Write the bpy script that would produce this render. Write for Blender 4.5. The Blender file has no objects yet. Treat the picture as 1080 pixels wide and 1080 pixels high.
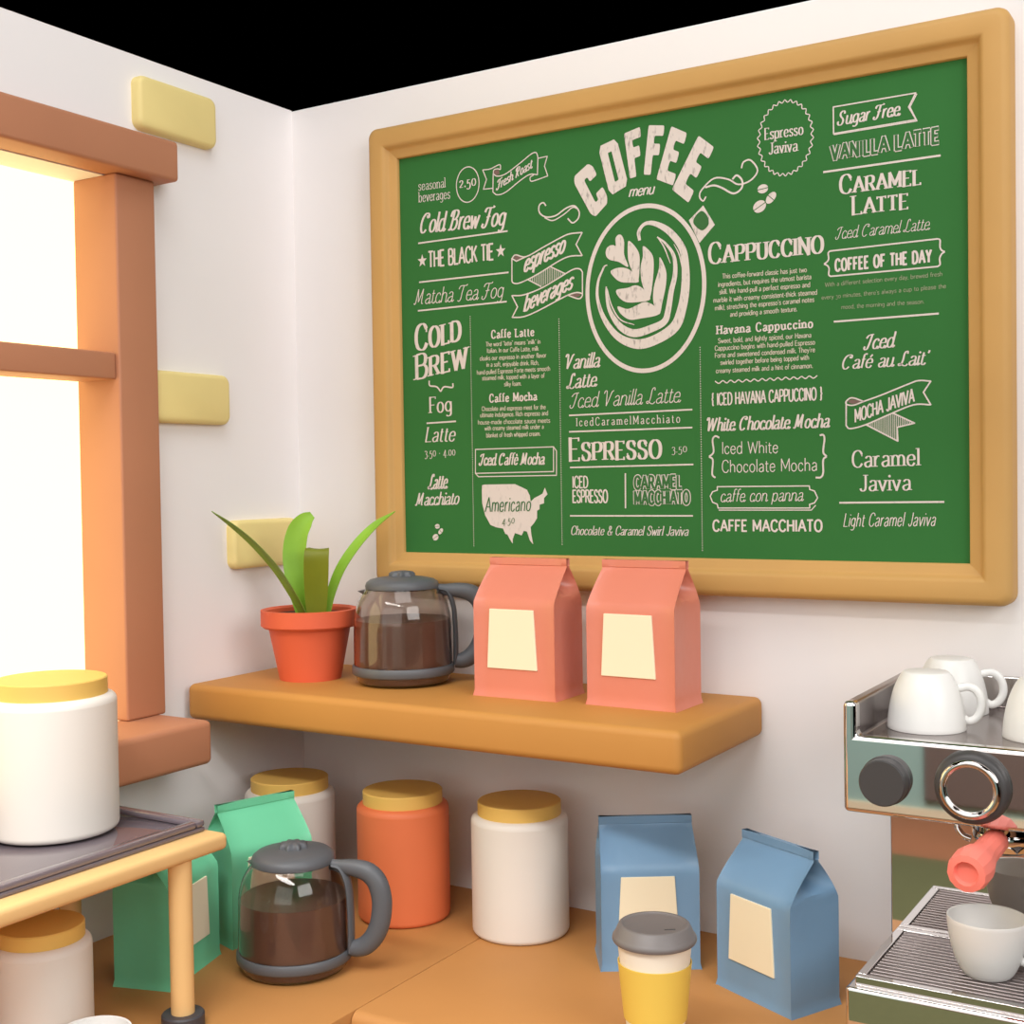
import bpy, bmesh, math, random
from mathutils import Vector, Matrix
PI = math.pi
C = bpy.context.scene.collection
random.seed(3)

# ---------------------------------------------------------------- materials
def srgb(c):
    return tuple(((v/255)/12.92 if v/255 <= .04045 else ((v/255+.055)/1.055)**2.4) for v in c)
def mat(name, col, rough=.6, metal=0, trans=0, ior=1.45, vary=.04, scale=6, bump=0, bscale=180, bdist=.001, coat=0, emit=0, spec=None, sss=0):
    m = bpy.data.materials.new(name); m.use_nodes = True
    nt = m.node_tree; b = nt.nodes['Principled BSDF']
    c = srgb(col)
    if vary:
        tc = nt.nodes.new('ShaderNodeTexCoord'); n = nt.nodes.new('ShaderNodeTexNoise'); n.inputs['Scale'].default_value = scale
        n.inputs['Detail'].default_value = 4
        r = nt.nodes.new('ShaderNodeValToRGB')
        r.color_ramp.elements[0].position = .3; r.color_ramp.elements[1].position = .7
        r.color_ramp.elements[0].color = tuple(v*(1-vary) for v in c)+(1,); r.color_ramp.elements[1].color = tuple(min(1, v*(1+vary)) for v in c)+(1,)
        nt.links.new(tc.outputs['Object'], n.inputs['Vector']); nt.links.new(n.outputs['Fac'], r.inputs['Fac']); nt.links.new(r.outputs['Color'], b.inputs['Base Color'])
        if bump:
            n2 = nt.nodes.new('ShaderNodeTexNoise'); n2.inputs['Scale'].default_value = bscale
            bp = nt.nodes.new('ShaderNodeBump'); bp.inputs['Strength'].default_value = bump; bp.inputs['Distance'].default_value = bdist
            nt.links.new(tc.outputs['Object'], n2.inputs['Vector']); nt.links.new(n2.outputs['Fac'], bp.inputs['Height']); nt.links.new(bp.outputs['Normal'], b.inputs['Normal'])
    else:
        b.inputs['Base Color'].default_value = c+(1,)
    b.inputs['Roughness'].default_value = rough; b.inputs['Metallic'].default_value = metal
    b.inputs['Transmission Weight'].default_value = trans; b.inputs['IOR'].default_value = ior
    b.inputs['Coat Weight'].default_value = coat
    if spec is not None: b.inputs['Specular IOR Level'].default_value = spec
    if sss:
        b.inputs['Subsurface Weight'].default_value = sss; b.inputs['Subsurface Scale'].default_value = .01
    if emit:
        b.inputs['Emission Color'].default_value = c+(1,); b.inputs['Emission Strength'].default_value = emit
    return m
M = dict(
 wall=mat('wall_paint', (236,232,231), .75, vary=.01, scale=3),
 window=mat('window_wood', (182,124,92), .6, vary=.03),
 pane=mat('lit_pane', (255,232,165), .5, vary=0, emit=2.75),
 block=mat('pale_yellow_plaster', (229,209,140), .6),
 frame=mat('board_frame_wood', (196,152,88), .6, vary=.04),
 board=mat('green_board', (50,110,54), .7, vary=.03, scale=4, spec=.2),
 shelf=mat('orange_wood', (186,130,62), .62, vary=.04),
 counter=mat('worktop_wood', (188,132,74), .6, vary=.05, scale=4),
 cabinet=mat('cabinet_paint', (196,120,66), .6),
 rack=mat('light_wood', (226,184,124), .6, vary=.04),
 jar=mat('cream_ceramic', (226,219,210), .5, vary=.015),
 ojar=mat('orange_ceramic', (220,116,72), .55),
 lid=mat('yellow_lid', (222,180,94), .55, vary=.03),
 pink=mat('coral_paper', (212,128,106), .34, vary=.03, bump=.35, bscale=22, bdist=.004),
 blue=mat('blue_paper', (116,152,184), .36, vary=.03, bump=.35, bscale=22, bdist=.004),
 green=mat('mint_paper', (110,200,156), .42, vary=.03, bump=.35, bscale=22, bdist=.004),
 label=mat('cream_label', (238,226,196), .6, vary=.01),
 glass=mat('smoked_glass', (231,224,219), .03, trans=1, ior=1.38, vary=0),
 coffee=mat('coffee', (130,98,85), .32, vary=0),
 black=mat('dark_grey_plastic', (88,90,94), .45, vary=.02),
 knobm=mat('dark_rubber', (62,60,60), .45, vary=0),
 pot=mat('terracotta', (216,96,62), .55, vary=.03),
 soil=mat('potting_soil', (78,46,30), .9, vary=.3, scale=120),
 leafa=mat('bright_leaf', (132,178,48), .45, vary=.12, scale=14, sss=.0),
 leafb=mat('olive_leaf', (112,118,14), .5, vary=.12, scale=14),
 leafc=mat('mid_leaf', (114,136,40), .5, vary=.12, scale=14),
 cup=mat('white_porcelain', (224,222,218), .35, vary=0),
 chrome=mat('polished_steel', (205,200,198), .07, metal=1, vary=0),
 mirror=mat('mirror_steel', (214,209,206), .03, metal=1, vary=0),
 steel=mat('satin_steel', (152,142,140), .24, metal=1, vary=0),
 darksteel=mat('dark_steel', (48,44,43), .6, metal=0, vary=0),
 gratesteel=mat('brushed_steel', (150,140,138), .42, metal=1, vary=0),
 handle=mat('coral_handle', (238,124,108), .5, vary=.02),
 paper=mat('paper_cup', (236,226,208), .6, vary=.01),
 sleeve=mat('yellow_sleeve', (228,192,84), .6, vary=.02),
 plid=mat('grey_lid', (112,106,104), .45, vary=.01),
 plex=mat('tinted_acrylic', (138,126,134), .07, trans=.45, ior=1.5, coat=.4, vary=0),
 foot=mat('dark_rubber_foot', (66,64,68), .5, vary=0),
 teal=mat('teal_paint', (146,178,172), .8, vary=.01),
 brown=mat('brown_door_paint', (112,99,93), .8, vary=.02),
 cream=mat('cream_trim', (226,214,184), .7, vary=.01),
 floor=mat('floor_wood', (142,92,62), .8, vary=.06, scale=3),
 rug=mat('olive_rug', (84,86,54), .95, vary=.04, scale=30),
 lamp=mat('lamp_shade', (240,240,236), .5, vary=0),
)
def chalk(name, col, wear):
    m = bpy.data.materials.new(name); m.use_nodes = True; nt = m.node_tree; b = nt.nodes['Principled BSDF']
    b.inputs['Roughness'].default_value = .8; b.inputs['Specular IOR Level'].default_value = .2
    tc = nt.nodes.new('ShaderNodeTexCoord'); mp = nt.nodes.new('ShaderNodeMapping'); mp.inputs['Scale'].default_value = (1, 1, .35); mp.inputs['Rotation'].default_value = (0, .5, 0)
    n = nt.nodes.new('ShaderNodeTexNoise'); n.inputs['Scale'].default_value = 230; n.inputs['Detail'].default_value = 3
    r = nt.nodes.new('ShaderNodeValToRGB'); c = srgb(col)
    r.color_ramp.elements[0].position = .30; r.color_ramp.elements[1].position = .42
    r.color_ramp.elements[0].color = tuple(v*(1-wear) for v in c)+(1,); r.color_ramp.elements[1].color = c+(1,)
    nt.links.new(tc.outputs['Object'], mp.inputs['Vector']); nt.links.new(mp.outputs['Vector'], n.inputs['Vector']); nt.links.new(n.outputs['Fac'], r.inputs['Fac']); nt.links.new(r.outputs['Color'], b.inputs['Base Color'])
    return m
M['pane'].node_tree.nodes['Principled BSDF'].inputs['Base Color'].default_value = (.02, .02, .02, 1)
M['chalk'] = chalk('chalk_print', (216,205,200), .12); M['chalkart'] = chalk('worn_chalk_print', (216,206,200), .42)
M['faint'] = chalk('faint_print', (150,158,128), .3); M['tiny'] = chalk('small_print', (196,190,172), .15); M['purple'] = chalk('fold_print', (120,98,92), .2)
M['greenink'] = mat('green_ink', (52,104,54), .8, vary=0)

# ---------------------------------------------------------------- object helpers
def link(o, parent=None):
    C.objects.link(o)
    if parent: o.parent = parent
    return o
def tag(o, label=None, cat=None, group=None, kind=None):
    if label: o['label'] = label
    if cat: o['category'] = cat
    if group: o['group'] = group
    if kind: o['kind'] = kind
    return o
def empty(name, loc, rz=0, **k):
    o = bpy.data.objects.new(name, None); link(o); o.location = loc; o.rotation_euler = (0, 0, rz); o.empty_display_size = .02
    return tag(o, **k)
def obj(name, bm, m, parent=None, smooth=40, bevel=0, seg=3, loc=None, sub=0):
    bmesh.ops.recalc_face_normals(bm, faces=bm.faces)
    me = bpy.data.meshes.new(name); bm.to_mesh(me); bm.free()
    o = bpy.data.objects.new(name, me); link(o, parent); me.materials.append(M[m] if isinstance(m, str) else m)
    if loc: o.location = loc
    if smooth:
        me.shade_smooth()
        if smooth < 180: me.set_sharp_from_angle(angle=math.radians(smooth))
    if bevel:
        b = o.modifiers.new('bevel', 'BEVEL'); b.width = bevel; b.segments = seg; b.limit_method = 'ANGLE'; b.angle_limit = math.radians(35); b.harden_normals = True
    if sub:
        s = o.modifiers.new('sub', 'SUBSURF'); s.levels = sub; s.render_levels = sub
    return o
def box(bm, x0, x1, y0, y1, z0, z1):
    vs = [bm.verts.new((x, y, z)) for x in (x0, x1) for y in (y0, y1) for z in (z0, z1)]
    for f in ((0,1,3,2), (4,6,7,5), (0,4,5,1), (2,3,7,6), (0,2,6,4), (1,5,7,3)): bm.faces.new([vs[i] for i in f])
def BX(*a):
    bm = bmesh.new(); box(bm, *a); return bm
def rbox(bm, x0, x1, y0, y1, z0, z1, r, seg=4):
    """box with every edge rounded"""
    t = bmesh.new(); box(t, x0, x1, y0, y1, z0, z1)
    bmesh.ops.recalc_face_normals(t, faces=t.faces)
    bmesh.ops.bevel(t, geom=list(t.edges)+list(t.verts), offset=r, segments=seg, profile=.5, affect='EDGES')
    me = bpy.data.meshes.new('t'); t.to_mesh(me); t.free(); bm.from_mesh(me); bpy.data.meshes.remove(me)
def RB(*a, **k):
    bm = bmesh.new(); rbox(bm, *a, **k); return bm
def lathe(bm, prof, n=64, cx=0, cy=0, M4=None):
    rings = []
    for r, z in prof:
        if r < 1e-6: rings.append([bm.verts.new((cx, cy, z))])
        else: rings.append([bm.verts.new((cx+r*math.cos(2*PI*i/n), cy+r*math.sin(2*PI*i/n), z)) for i in range(n)])
    new = [v for r in rings for v in r]
    for a, b in zip(rings, rings[1:]):
        for i in range(n):
            j = (i+1) % n
            if len(a) == 1 and len(b) == 1: continue
            if len(a) == 1: bm.faces.new((a[0], b[i], b[j]))
            elif len(b) == 1: bm.faces.new((a[i], a[j], b[0]))
            else: bm.faces.new((a[i], a[j], b[j], b[i]))
    if M4 is not None:
        for v in new: v.co = M4 @ v.co
    return new
def LT(prof, n=64, **k):
    bm = bmesh.new(); lathe(bm, prof, n, **k); return bm
def arc(cx, cz, r, a0, a1, n=5):
    return [(cx+r*math.cos(math.radians(a0+(a1-a0)*i/n)), cz+r*math.sin(math.radians(a0+(a1-a0)*i/n))) for i in range(n+1)]
def tube(bm, pts, rad, n=12, sx=1, close=False, up=Vector((0,0,1))):
    """sweep an ellipse (rad across, rad*sx along the binormal) along pts"""
    P = [Vector(p) for p in pts]; rings = []
    N = len(P)
    for i, p in enumerate(P):
        d = (P[(i+1) % N]-P[i-1]) if close else (P[min(i+1, N-1)]-P[max(i-1, 0)])
        d.normalize(); s = d.cross(up)
        if s.length < 1e-4: s = d.cross(Vector((0,1,0)))
        s.normalize(); t = s.cross(d).normalized()
        r = rad[i] if isinstance(rad, (list, tuple)) else rad
        rings.append([bm.verts.new(p+s*(r*sx*math.cos(2*PI*k/n))+t*(r*math.sin(2*PI*k/n))) for k in range(n)])
    m = N if close else N-1
    for i in range(m):
        a, b = rings[i], rings[(i+1) % N]
        for k in range(n): bm.faces.new((a[k], a[(k+1) % n], b[(k+1) % n], b[k]))
    if not close:
        bm.faces.new(rings[0]); bm.faces.new(rings[-1][::-1])
def catmull(P, n=6, close=False):
    P = [tuple(p) for p in P]
    if len(P) < 3 and not close: return P
    out = []; N = len(P); rng = range(N) if close else range(N-1)
    for i in rng:
        p1, p2 = P[i], P[(i+1) % N]
        p0 = P[i-1] if (close or i > 0) else tuple(2*a-b for a, b in zip(p1, p2))
        p3 = P[(i+2) % N] if (close or i+2 < N) else tuple(2*b-a for a, b in zip(p1, p2))
        for k in range(n):
            t = k/n
            out.append(tuple(.5*((2*b)+(-a+c)*t+(2*a-5*b+4*c-d)*t*t+(-a+3*b-3*c+d)*t**3) for a, b, c, d in zip(p0, p1, p2, p3)))
    if not close: out.append(P[-1])
    return out
def extrude_x(prof, x0, x1):
    """prof: list of (y, z); closed solid along x"""
    bm = bmesh.new()
    a = [bm.verts.new((x0, y, z)) for y, z in prof]; b = [bm.verts.new((x1, y, z)) for y, z in prof]
    n = len(prof)
    for i in range(n): bm.faces.new((a[i], a[(i+1) % n], b[(i+1) % n], b[i]))
    bm.faces.new(a); bm.faces.new(b[::-1]); return bm
def dup(root, loc, rz, name=None, **k):
    r = root.copy(); C.objects.link(r); r.location = loc; r.rotation_euler = (0, 0, rz); tag(r, **k)
    def rec(a, b):
        for ch in list(a.children):
            c = ch.copy(); C.objects.link(c); c.parent = b; rec(ch, c)
    rec(root, r); return r

# ---------------------------------------------------------------- room shell
ZT = 1.322
obj('wall_back', BX(-.10, 1.75, 0, .10, -.90, ZT), 'wall', smooth=0, bevel=.004, seg=2)['kind'] = 'structure'
bm = bmesh.new()                      # left wall with a window opening y -1.30..-.34, z .30..1.15
for a in ((-.10,0,-1.75,0,-.90,.2545), (-.10,0,-1.75,0,1.1275,ZT), (-.10,0,-.36,0,.2545,1.1275), (-.10,0,-1.75,-1.262,.2545,1.1275)): box(bm, *a)
bmesh.ops.remove_doubles(bm, verts=bm.verts, dist=1e-5)
obj('wall_left', bm, 'wall', smooth=0)['kind'] = 'structure'
obj('floor', BX(-2.6, 4.4, -4.77, 0.1, -.95, -.90), 'floor', smooth=0)['kind'] = 'structure'
obj('wall_front', BX(-2.6, 4.4, -4.87, -4.77, -.90, 1.0), 'teal', smooth=0)['kind'] = 'structure'
obj('baseboard_front', BX(-2.6, 4.4, -4.77, -4.755, -.90, -.838), 'cream', smooth=0)['kind'] = 'structure'
obj('door_1', RB(.088, 1.25, -4.77, -4.74, -.795, .95, .008), 'brown')['kind'] = 'structure'
tag(obj('rug', RB(-1.2, 3.0, -3.81, -2.30, -.90, -.89, .004), 'rug'), 'olive green rug lying on the orange wooden floor', 'rug')

# window_1 : header, sill, posts, crossbar, glowing pane
w = empty('window_1', (0, -.85, .30), kind='structure')
def wpart(name, a, r=.006, m='window'):
    bm = bmesh.new(); rbox(bm, *a, r); return obj(name, bm, m, w, loc=(0, .85, -.30))
wpart('header', (-.001, .056, -1.38, -.324, 1.1285, 1.189))
wpart('sill', (-.001, .128, -1.38, -.351, .2525, .318), .009)
wpart('post', (-.066, .027, -.4235, -.347, .318, 1.1285), .004)
wpart('post', (-.066, .027, -1.34, -1.2635, .318, 1.1285), .004)
wpart('crossbar', (-.052, .021, -1.262, -.4245, .825, .865), .003)
p = obj('pane', BX(-.074, -.067, -1.262, -.361, .256, 1.127), 'pane', w, smooth=0, loc=(0, .85, -.30)); p['label'] = 'glowing white window pane'

# raised pale blocks on the left wall
for y0, y1, z0, z1, lab in ((-.365,-.201,1.209,1.290,'pale yellow rounded block on left wall, just above the end of the window header'),
                       (-.3455,-.183,.765,.8455,'pale yellow rounded block beside the window post at mid height'),
                       (-.182,-.022,.5275,.608,'pale yellow rounded block in the corner behind the potted plant')):
    bm = bmesh.new(); hy, hz = (y1-y0)/2, (z1-z0)/2; rings = []
    for q_ in ((-.001, 0), (.010, 0), (.0135, .0008), (.0165, .003), (.018, .007)):
        rd = .014-q_[1]*.6; ring = []
        for cy, cz, a0 in ((hy-rd-q_[1], hz-rd-q_[1], 0), (-hy+rd+q_[1], hz-rd-q_[1], 90), (-hy+rd+q_[1], -hz+rd+q_[1], 180), (hy-rd-q_[1], -hz+rd+q_[1], 270)):
            for k in range(7):
                a = math.radians(a0+15*k); ring.append(bm.verts.new((q_[0], cy+rd*math.cos(a), hz+cz+rd*math.sin(a))))
        rings.append(ring)
    for a, b in zip(rings, rings[1:]):
        for i in range(28): bm.faces.new((a[i], a[(i+1) % 28], b[(i+1) % 28], b[i]))
    bm.faces.new(rings[0]); bm.faces.new(rings[-1])
    tag(obj('wall_block', bm, 'block', loc=(0, (y0+y1)/2, z0)), lab, 'wall block', 'pale yellow blocks on the left wall')

# ---------------------------------------------------------------- worktops, cabinets
def slab_prof(yf, yb, z0, z1, r):
    return [(yb, z0), (yb, z1)]+[(yf+r+r*math.cos(math.radians(a)), z1-r+r*math.sin(math.radians(a))) for a in (90,108,126,144,162,180)]+[(yf, z0)]
tag(obj('worktop', extrude_x(slab_prof(-.484, 0, -.045, 0, .014), .4880, 1.75), 'counter', bevel=.0015, seg=2), 'orange wooden worktop along the wall with the menu board', 'worktop')
tag(obj('worktop', RB(0, .4872, -1.75, 0, -.045, 0, .0018, seg=2), 'counter'), 'orange wooden worktop along the left wall under the window', 'worktop')
def cabinet(x0, x1, y0, y1, face, label):
    t = empty('base_cabinet', ((x0+x1)/2, (y0+y1)/2, -.90), label=label, cat='cabinet')
    L = (-(x0+x1)/2, -(y0+y1)/2, .90)
    obj('body', BX(x0, x1, y0, y1, -.90, -.045), 'cabinet', t, smooth=0, loc=L)
    k = 2
    for i in range(k):
        if face == 'y':
            a = x0+(x1-x0)*i/k+.006; b = x0+(x1-x0)*(i+1)/k-.006
            d = obj('door', RB(a, b, y0-.016, y0, -.85, -.07, .004), 'cabinet', t, loc=L)
            h = RB(b-.03 if i == 0 else a+.02, b-.02 if i == 0 else a+.03, y0-.034, y0-.016, -.25, -.12, .004)
        else:
            a = y0+(y1-y0)*i/k+.006; b = y0+(y1-y0)*(i+1)/k-.006
            d = obj('door', RB(x1, x1+.016, a, b, -.85, -.07, .004), 'cabinet', t, loc=L)
            h = RB(x1+.016, x1+.034, b-.03 if i == 0 else a+.02, b-.02 if i == 0 else a+.03, -.25, -.12, .004)
        obj('handle', h, 'steel', d)
cabinet(.49, 1.74, -.46, -.001, 'y', 'orange wooden base cabinet under the back wall worktop')
cabinet(.001, .46, -1.74, -.001, 'x', 'orange wooden base cabinet under the window side worktop')

# ---------------------------------------------------------------- wall shelf
tag(obj('wall_shelf', RB(.012, .8575, -.291, -.0005, .2985, .3544, .011, seg=5), 'shelf'), 'thick orange wooden shelf on the back wall under the green menu board', 'shelf')
ZS = .3544

# ---------------------------------------------------------------- jars
def make_jar(name, r, h, m, loc, label, lidr=.862, lh=.0235, rr=.008):
    t = empty(name, loc, label=label, cat='jar', group=None)
    bh = h-lh*.82
    pr = [(0, 0), (r-rr, 0)]+arc(r-rr, rr, rr, -90, 0)+[(r, bh-.01)]+arc(r-.01, bh-.01, .01, 0, 90)+[(r*.8, bh), (0, bh)]
    obj('body', LT(pr, 72), m, t, smooth=60)
    lr = r*lidr
    obj('lid', LT([(0, bh-.0001), (lr, bh-.0001), (lr, h-.0015), (lr-.0015, h), (0, h)], 72), 'lid', t, smooth=30)
    return t
jg = None
j = make_jar('storage_jar', .0718, .1948, 'jar', (.5231, -.1257, 0), 'cream storage jar with yellow lid between the orange jar and the blue bag')
make_jar('storage_jar', .0710, .1953, 'ojar', (.3304, -.1544, 0), 'orange storage jar with yellow lid behind the lower coffee carafe')
dup(j, (.1164, -.1708, 0), 0, label='cream storage jar with yellow lid in the corner, half hidden by a mint bag')
make_jar('storage_jar', .0795, .192, 'jar', (.168, -.671, .2365), 'large cream storage jar with yellow lid standing on the clear tray', lh=.0255)
make_jar('storage_jar', .0582, .149, 'jar', (.229, -.742, 0), 'small cream storage jar with yellow lid under the wooden stand', lh=.021)

# ---------------------------------------------------------------- wooden stand and acrylic tray
t = empty('display_stand', (.19, -.85, 0), label='light wooden stand with round legs on the worktop below the window', cat='stand')
L = (-.19, .85, 0)
obj('top', RB(.030, .352, -1.17, -.553, .2070, .228, .0065, seg=4), 'rack', t, loc=L)
for x, y in ((.333, -.618), (.095, -.590), (.333, -1.12), (.075, -1.12)):
    g = obj('leg', LT([(0, .012), (.0143, .012), (.0143, .2080), (0, .2080)], 32, cx=x, cy=y), 'rack', t, smooth=30, loc=L)
    obj('foot', LT([(0, 0), (.0262, 0), (.0262, .016), (.0245, .018), (0, .018)], 32, cx=x, cy=y), 'foot', g, smooth=30)
bm = bmesh.new(); x0, x1, y0, y1, z0 = .060, .322, -1.14, -.563, .2282
rbox(bm, x0, x1, y0, y1, z0, z0+.006, .002, seg=2)
for a in ((x0, x1, y1-.014, y1), (x0, x1, y0, y0+.014), (x0, x0+.014, y0+.0142, y1-.0142), (x1-.014, x1, y0+.0142, y1-.0142)): rbox(bm, *a, z0+.0062, z0+.0145, .003, seg=2)
tag(obj('serving_tray', bm, 'plex'), 'clear tinted acrylic tray with raised rim on the wooden stand', 'tray')

# ---------------------------------------------------------------- coffee bags
W, D, H, WT, HS = .134, .082, .1995, .129, .147
def bag_mesh():
    bm = bmesh.new(); rings = []
    lv = [0, .0015, .004, .009, .016, .04, .07, .10, .120, .130, .138, .145, .151, .157, .163, .169, .175, .181, .186, .1885, .1895, .1955, .1995]
    for z in lv:
        u = max(0, min(1, (z-.136)/(.187-.136)))
        e = u**1.25                                    # the panels curve smoothly up to the ridge
        hx = W/2+(WT-W)/2*u; dy = D/2*(1-e)+.0026*e
        g = max(0, 1-z/.009); hx += .0022*g; dy += .0016*g
        if z >= .1890: dy = .0036
        off = .006*u
        gus = .0035*min(1, z/.10)                               # gusset crease, folded in under the ridge
        v = max(0, min(1, (z-HS)/(.19-HS)))
        fold = .032*min(1, v*2.2)**.8
        q = []
        fx = [-1, -.965, -.6, 0, .6, .965, 1]; fy = [.0012, -.0004, 0, 0, 0, -.0004, .0012]   # pressed seams along the corners
        for a, b in zip(fx, fy): q.append((a*hx, -dy-b+off))
        for k, w_ in ((1, .55), (2, 1), (3, .55)): q.append((hx-gus*w_-fold*w_, -dy+off+2*dy*k/4))
        for a, b in zip(fx[::-1], fy): q.append((a*hx, dy+b+off))
        for k, w_ in ((3, .55), (2, 1), (1, .55)): q.append((-hx+gus*w_+fold*w_, -dy+off+2*dy*k/4))
        rings.append([bm.verts.new((x, y, z)) for x, y in q])
    n = len(rings[0])
    for a, b in zip(rings, rings[1:]):
        for i in range(n): bm.faces.new((a[i], a[(i+1) % n], b[(i+1) % n], b[i]))
    bm.faces.new(rings[0][::-1]); bm.faces.new(rings[-1])
    return bm
def make_bag(m, loc, rz, label):
    t = empty('coffee_bag', loc, rz, label=label, cat='bag')
    obj('pouch', bag_mesh(), m, t, smooth=38)
    bm = bmesh.new(); yf = -D/2
    pts = [(-.0415, .042), (.0415, .042), (.0365, .128), (-.0365, .128)]
    a = [bm.verts.new((x-.003, yf-.0022, z)) for x, z in pts]; b = [bm.verts.new((x-.003, yf+.001, z)) for x, z in pts]
    bm.faces.new(a)
    for i in range(4): bm.faces.new((a[i], b[i], b[(i+1) % 4], a[(i+1) % 4]))
    bm.faces.new(b[::-1])
    o = obj('label', bm, 'label', t, smooth=0, bevel=.0008, seg=2); o['label'] = 'blank cream label'
    return t
pb = make_bag('pink', (.5478, -.134, ZS), .0143, 'coral coffee bag on the shelf right beside the carafe')
dup(pb, (.7316, -.1293, ZS), -.0153, label='coral coffee bag standing nearest the free right end of the shelf')
bb = make_bag('blue', (.7356, -.1388, 0), .5739, 'blue coffee bag on the worktop directly behind the paper cup')
dup(bb, (.9336, -.1668, 0), -.4549, label='blue coffee bag turned towards the espresso machine beside it')
gb = make_bag('green', (.1792, -.496, 0), 1.8606, 'mint green coffee bag behind the leg of the wooden stand')
dup(gb, (.1841, -.3195, 0), 1.265, label='mint green coffee bag standing between the corner jar and the lower carafe')
gb.scale = (1, 1, .965)

# ---------------------------------------------------------------- carafes
R0 = .0768
def make_carafe(loc, rz, label):
    t = empty('coffee_carafe', loc, rz, label=label, cat='carafe')
    prof = [(.72,.0), (.87,.015), (.935,.07), (.962,.16), (.97,.24), (1.0,.40), (1.0,.70), (.995,1.0), (.985,1.30), (.965,1.45), (.92,1.62), (.86,1.75), (.79,1.86), (.745,1.92), (.735,1.97)]
    prof = catmull(prof, 4)
    out = [(0, 0)]+[(r*R0, z*R0) for r, z in prof]
    th = .0022
    inn = [((r*R0-th), max(z*R0, .004)) for r, z in prof][::-1]
    obj('glass', LT(out+inn+[(0, .004)], 72), 'glass', t, smooth=180)
    cp = [(r*R0-th-.0006, max(z*R0, .0048)) for r, z in prof if z*R0 < .101]
    obj('coffee', LT([(0, .0048)]+cp+[(0, cp[-1][1])], 72), 'coffee', t, smooth=60)
    r = R0
    obj('band', LT([(.965*r, .19*r), (1.015*r, .20*r), (1.04*r, .23*r), (1.04*r, .35*r), (1.02*r, .385*r), (.99*r, .39*r), (.975*r, .3*r), (.965*r, .19*r)], 72), 'black', t, smooth=50)
    lp = [(0, 1.90), (.70, 1.90), (.742, 1.92), (.750, 1.98), (.725, 2.05), (.65, 2.105), (.50, 2.14), (.34, 2.16), (.24, 2.172), (.10, 2.18), (0, 2.18)]
    o = obj('lid', LT([(a*r, b*r) for a, b in lp], 64), 'black', t, smooth=50)
    # scalloped knob on the lid
    bm = bmesh.new(); n = 40
    vs = [[bm.verts.new(((.19+.03*math.cos(8*2*PI*i/n))*r*s*math.cos(2*PI*i/n), (.19+.03*math.cos(8*2*PI*i/n))*r*s*math.sin(2*PI*i/n), z*r)) for i in range(n)] for s, z in ((1.25, 2.15), (1.2, 2.225), (1.0, 2.26), (.3, 2.28))]
    for a, b in zip(vs, vs[1:]):
        for i in range(n): bm.faces.new((a[i], a[(i+1) % n], b[(i+1) % n], b[i]))
    bm.faces.new(vs[-1]); obj('knob', bm, 'black', o, smooth=50)
    # handle: D-shaped grip plus strap against the glass
    g = [(.70, 0, 1.90), (.86, 0, 1.88), (1.02, 0, 1.87), (1.22, 0, 1.85), (1.42, 0, 1.79), (1.57, 0, 1.64), (1.645, 0, 1.42), (1.66, 0, 1.2), (1.62, 0, .92), (1.52, 0, .68), (1.36, 0, .50), (1.20, 0, .43), (1.05, 0, .42)]
    rr = [.09, .10, .12, .14, .155, .16, .16, .16, .16, .155, .15, .14, .12]
    P = catmull(g, 3); rad = [v[0]*r for v in catmull([(a, 0) for a in rr], 3)]
    bm = bmesh.new(); tube(bm, [Vector(p)*r for p in P], rad, 14, sx=1.15, up=Vector((0, 1, 0)))
    s = [(.76, 0, 1.90), (.90, 0, 1.86), (1.0, 0, 1.68), (1.05, 0, 1.45), (1.07, 0, 1.1), (1.075, 0, .8), (1.07, 0, .5), (1.065, 0, .36)]
    tube(bm, [Vector(p)*r for p in catmull(s, 3)], .052*r, 10, sx=2.6, up=Vector((1, 0, 0)))
    obj('handle', bm, 'black', t, smooth=60)
    bm = bmesh.new()                     # spout under the lid, opposite the handle
    S = [[(-.70, .22, 1.91), (-.70, -.22, 1.91), (-.93, 0, 1.87)], [(-.72, .16, 1.80), (-.72, -.16, 1.80), (-.82, 0, 1.82)]]
    a = [bm.verts.new(Vector(p)*r) for p in S[0]]; b = [bm.verts.new(Vector(p)*r) for p in S[1]]
    bm.faces.new(a); bm.faces.new(b[::-1])
    for i in range(3): bm.faces.new((a[i], b[i], b[(i+1) % 3], a[(i+1) % 3]))
    obj('spout', bm, 'black', t, smooth=0, bevel=.0015)
    return t
cf = make_carafe((.3253, -.4014, 0), .32, 'glass coffee carafe with dark handle on the worktop before the orange jar')
dup(cf, (.3140, -.1240, ZS), .55, label='glass coffee carafe with dark handle on the shelf beside the plant')

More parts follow.
